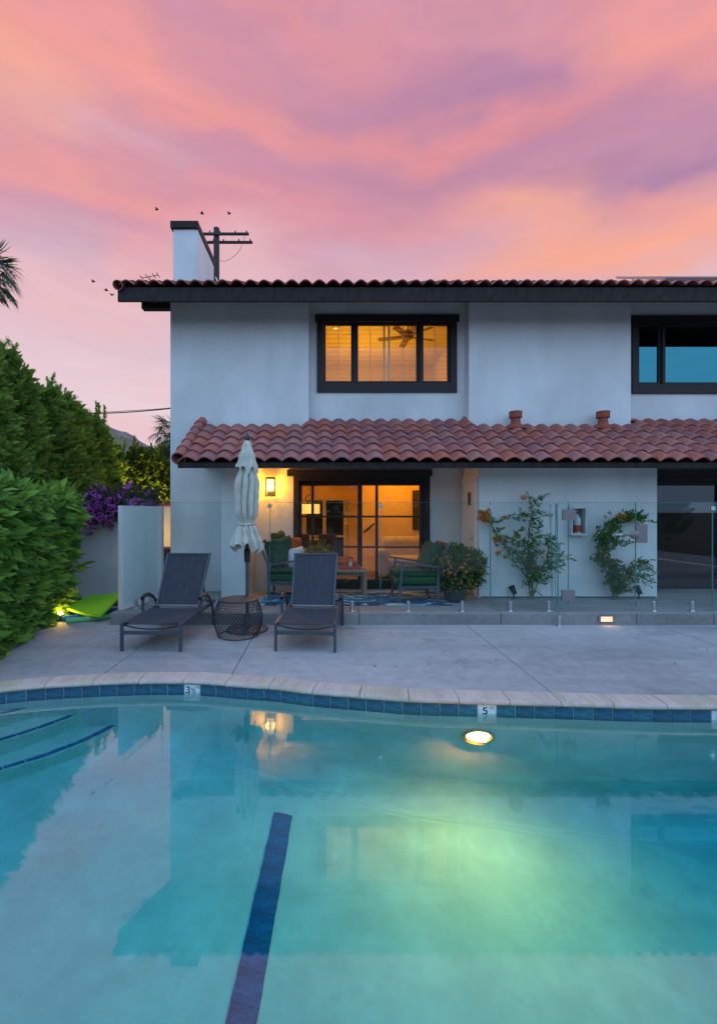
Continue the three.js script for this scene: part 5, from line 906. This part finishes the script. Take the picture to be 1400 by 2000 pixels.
// hedge and trees across the garden behind the camera, mirrored dark in the glass doors and the fence
{
  const o = thing('rear_hedge', 'tall dark garden hedge across the pool, mirrored in the glass doors', 'hedge'), R = rng(811), L = [[], [], []];
  for (let i = 0; i < 5200; i++) { const x = lerp(-16, 18, R()), h = 2.7 + 1.0 * fbm(x * 0.5, 2, 3, 8), y = Math.sqrt(R()) * h; L[i % 3].push([V(x, y - 0.05, 9.6 + 0.5 * R() * R() + 0.2 * Math.sin(x)), V(R() - 0.5, R() * 0.8, -1 + R() * 0.4), 1.6 + R(), mix([0.04, 0.11, 0.015], [0.10, 0.20, 0.03], R())]); }
  L.forEach((l, k) => foliage('foliage', ficusSprigs[k], M.leaf, l, o));
  for (let k = 0; k < 12; k++) part('stem', tube([V(-15 + k * 2.9, -0.1, 10.1), V(-14.9 + k * 2.9, 1.2, 10.15), V(-15 + k * 2.9, 2.6, 10.1)], 0.05, 8, 6), M.bark, o);
}
// a few dry leaf scraps on the deck
{
  const R = rng(871), g = leafShape(0.035, 0.018, 0.4, 0.3), o = shade(new THREE.InstancedMesh(g, M.petal, 22)); o.name = 'leaf_litter';
  for (let i = 0; i < 22; i++) { tmp.position.set(lerp(-3.2, 4.6, R()), 0.004, -lerp(4.75, 6.4, R() * R())); tmp.rotation.set((R() - 0.5) * 0.3, R() * 6.28, (R() - 0.5) * 0.3); tmp.scale.setScalar(0.5 + R() * 0.7); tmp.updateMatrix(); o.setMatrixAt(i, tmp.matrix); o.setColorAt(i, R() < 0.3 ? lin(0.6, 0.58, 0.52) : lin(0.09, 0.07, 0.04)); }
  scene.add(o); tag(o, 'dry leaf scraps scattered over the concrete deck', 'leaf litter', null, 'stuff');
}
// fan palms beyond the garden
function palm(label, x, d, h, r, seed, lean = 0) {
  const o = thing('palm_tree', label, 'palm', [x, -0.05, -d], 0, 'palms beyond the garden'), R = rng(seed);
  part('trunk', tube([V(0, 0, 0), V(lean * 0.3, h * 0.5, 0), V(lean, h, 0)], 0.17 * Math.min(1, r), 20, 10), M.bark, o);
  for (let k = 0; k < 34; k++) {
    const a = k * 2.4, el = lerp(1.25, -1.15, k / 34) + (R() - 0.5) * 0.2, out = [], len = r * (0.8 + 0.3 * R()), dir = V(Math.cos(el) * Math.cos(a), Math.sin(el), Math.cos(el) * Math.sin(a)), p0 = V(lean, h, 0), p1 = p0.clone().addScaledVector(dir, len * 0.55).add(V(0, -0.06 * len, 0));
    out.push(tube([p0, p0.clone().lerp(p1, 0.5), p1], 0.018, 5, 4)); const side = dir.clone().cross(V(0, 1, 0)).normalize();
    for (let j = 0; j < 17; j++) { const f = (j / 16 - 0.5) * 2.5, q = dir.clone().multiplyScalar(Math.cos(f)).addScaledVector(side, Math.sin(f)).add(V(0, -0.25 - 0.35 * R(), 0)).normalize(), g = leafShape(len * (0.5 + 0.2 * R()), 0.06, 0.3, 0.9); g.applyMatrix4(new THREE.Matrix4().makeRotationFromQuaternion(new THREE.Quaternion().setFromUnitVectors(V(0, 0, 1), q)).setPosition(p1)); out.push(g); }
    part('frond', out, k > 26 ? M.stem : palmLeaf, o);
  }
}
const palmLeaf = mat({ color: lin(0.035, 0.085, 0.035), transmission: 0.2, roughness: 0.7, side: THREE.DoubleSide });
palm('fan palm crown cut by the left edge of the picture', -16.6, 22.5, 13.6, 1.55, 701); palm('small palm standing in front of the far hill', -20.2, 46, 6.4, 1.5, 703); palm('dark palm peeping out behind the house corner', -10.35, 31, 7.0, 1.5, 705);

// hill behind, scrub on rock
{
  const n = 90, m = 50, pos = [], idx = [], col = [];
  for (let j = 0; j <= m; j++) for (let i = 0; i <= n; i++) { const x = -260 + i * 3.6, d = 90 + j * 3.2, t = j / m, top = clamp((-18 - x) * 0.5, -2, 70), y = top * Math.sin(Math.min(1, t * 1.25) * Math.PI / 2) + 7 * (fbm(x * 0.06, d * 0.06, 5, 21) - 0.5) * Math.min(1, t * 3); pos.push(x, y - 1, -d); const s = sstep(0.45, 0.62, fbm(x * 0.35, d * 0.35, 4, 23)), k = 0.7 + 0.6 * fbm(x * 0.9, d * 0.9, 3, 25); col.push(lerp(0.17, 0.065, s) * k, lerp(0.135, 0.085, s) * k, lerp(0.13, 0.05, s) * k); }
  for (let j = 0; j < m; j++) for (let i = 0; i < n; i++) { const a = j * (n + 1) + i; idx.push(a, a + 1, a + n + 1, a + 1, a + n + 2, a + n + 1); }
  const g = new THREE.BufferGeometry(); g.setAttribute('position', new THREE.Float32BufferAttribute(pos, 3)); g.setAttribute('color', new THREE.Float32BufferAttribute(col, 3)); g.setIndex(idx); g.computeVertexNormals();
  const h = shade(new THREE.Mesh(g, mat({ vertexColors: true, roughness: 1 }))); h.name = 'hill'; scene.add(h); tag(h, 'rocky scrub covered hill behind the trees', 'hill', null, 'structure');
}
// utility pole and lines
{
  const d = 27, x = (423 - 632) / 889 * d, top = EYE + (1000 - 446) / 889 * d, o = thing('utility_pole', 'dark wooden utility pole with two crossarms behind the roof', 'pole', [x, 0, -d]);
  part('post', cyl(0.2, 0.17, top, 0, 0, 0, 16), M.pole, o);
  for (const [py, a, b] of [[461, -0.72, 1.95], [469.5, -0.60, 2.1]]) { const y = EYE + (1000 - py) / 889 * d; const c = part('crossarm', rbox(b - a, 0.13, 0.12, 0.01).translate((a + b) / 2, y, py < 465 ? 0.2 : -0.2), M.pole, o); for (const k of [0.14, 0.36, 0.7, 0.95]) part('insulator', lathe([[0, 0], [0.03, 0], [0.05, 0.05], [0.03, 0.08], [0.045, 0.12], [0, 0.15]], 10).translate(lerp(a, b, k), y + 0.065, py < 465 ? 0.2 : -0.2), M.darkPot, c); }
  part('brace', bar(V(0, top - 3.0, 0.2), V(0.45, top - 3.9, 0.3), 0.05, 0.05), M.metal, o);
  part('jumper_cable', tube([V(1.7, top - 0.45, 0), V(1.3, top - 1.4, 0), V(0.5, top - 1.95, 0), V(0.1, top - 1.9, 0)], 0.012, 24, 5), M.black, o);
  const wire = (label, pts, r) => single('power_line', tube(pts, r, 40, 5), M.black, label, 'cable', 'overhead cables');
  wire('twisted overhead cable above the far hill', [at(150, 809, 30), at(250, 805, 29), at(345, 796, 28), at(430, 780, 27.2)], 0.035); wire('thin overhead cable just above the twisted one', [at(150, 808, 30), at(240, 803, 29), at(345, 795, 28), at(430, 778, 27.2)], 0.018);
}
// television aerial on the roof
{
  const p = at(293, 541, 9.4), o = thing('roof_aerial', 'small aerial lying just above the left roof tiles', 'aerial', [p.x, p.y - 0.35, p.z]);
  part('mast', cyl(0.008, 0.008, 0.34, 0, 0, 0, 8), M.black, o); part('boom', bar(V(-0.18, 0.33, 0), V(0.18, 0.39, 0), 0.012, 0.012), M.black, o); for (const k of [-1, -0.3, 0.5, 1]) part('rod', bar(V(k * 0.17, 0.36 + k * 0.028, -0.1), V(k * 0.17, 0.36 + k * 0.028, 0.1), 0.012, 0.012), M.black, o);
}
// solar panels on the right of the upper roof
{
  const o = thing('solar_panel', 'dark solar panel with grey rim on the right of the roof', 'solar panel', [6.36, 5.955, -8.5]); o.rotation.x = Math.atan(0.53);
  part('rim', [rbox(2.6, 0.045, 0.03, 0.004, 1).translate(1.3, 0.02, 0), rbox(2.6, 0.045, 0.03, 0.004, 1).translate(1.3, 0.02, -1.6), rbox(0.03, 0.045, 1.57, 0.004, 1).translate(0.015, 0.02, -0.8), rbox(0.03, 0.045, 1.57, 0.004, 1).translate(2.585, 0.02, -0.8)], M.steelPost, o);
  part('cell_sheet', rbox(2.54, 0.03, 1.56, 0.002, 1).translate(1.3, 0.015, -0.8), M.black, o);
  part('front_skirt', rbox(2.56, 0.10, 0.012, 0.002, 1).translate(1.3, -0.055, -0.03), M.black, o);
  for (const x of [0.25, 1.3, 2.3]) for (const z of [-0.12, -1.4]) part('standoff', cyl(0.015, 0.015, 0.24, x, -0.24, z, 8), M.metal, o);
}
// birds over the roof
{
  const bird = (px, py, label, turn) => { const o = thing('bird', label, 'bird', at(px, py, 32).toArray(), turn, 'birds over the roof'); part('body', new THREE.SphereGeometry(0.1, 12, 8).scale(0.6, 0.62, 1.35), M.black, o); const w = (s) => { const g = new THREE.BufferGeometry(); g.setAttribute('position', new THREE.Float32BufferAttribute([0, 0.03, 0.06, s * 0.14, 0.09, 0.02, s * 0.16, 0.06, -0.05, 0, 0.02, -0.09], 3)); g.setIndex([0, 1, 2, 0, 2, 3]); g.computeVertexNormals(); return g; }; part('wing', w(1), M.black, o); part('wing', w(-1), M.black, o); part('tail', new THREE.ConeGeometry(0.035, 0.12, 6).rotateX(-Math.PI / 2).scale(1.3, 0.4, 1).translate(0, 0, -0.16), M.black, o); };
  bird(307, 409, 'tiny dark bird left of and above the chimney', 1.2); bird(395, 417, 'tiny dark bird right above the chimney', 1.9); bird(448, 417, 'tiny dark bird above the utility pole', 0.8); bird(183, 550, 'tiny dark bird lowest on the left of the roof, farthest out', 1.4); bird(208, 567, 'tiny dark bird left of the roof corner, upper of a pair', 2.2); bird(219, 576, 'tiny dark bird nearest the roof corner, lower of a pair', 0.5);
}
renderer.render(scene, camera);
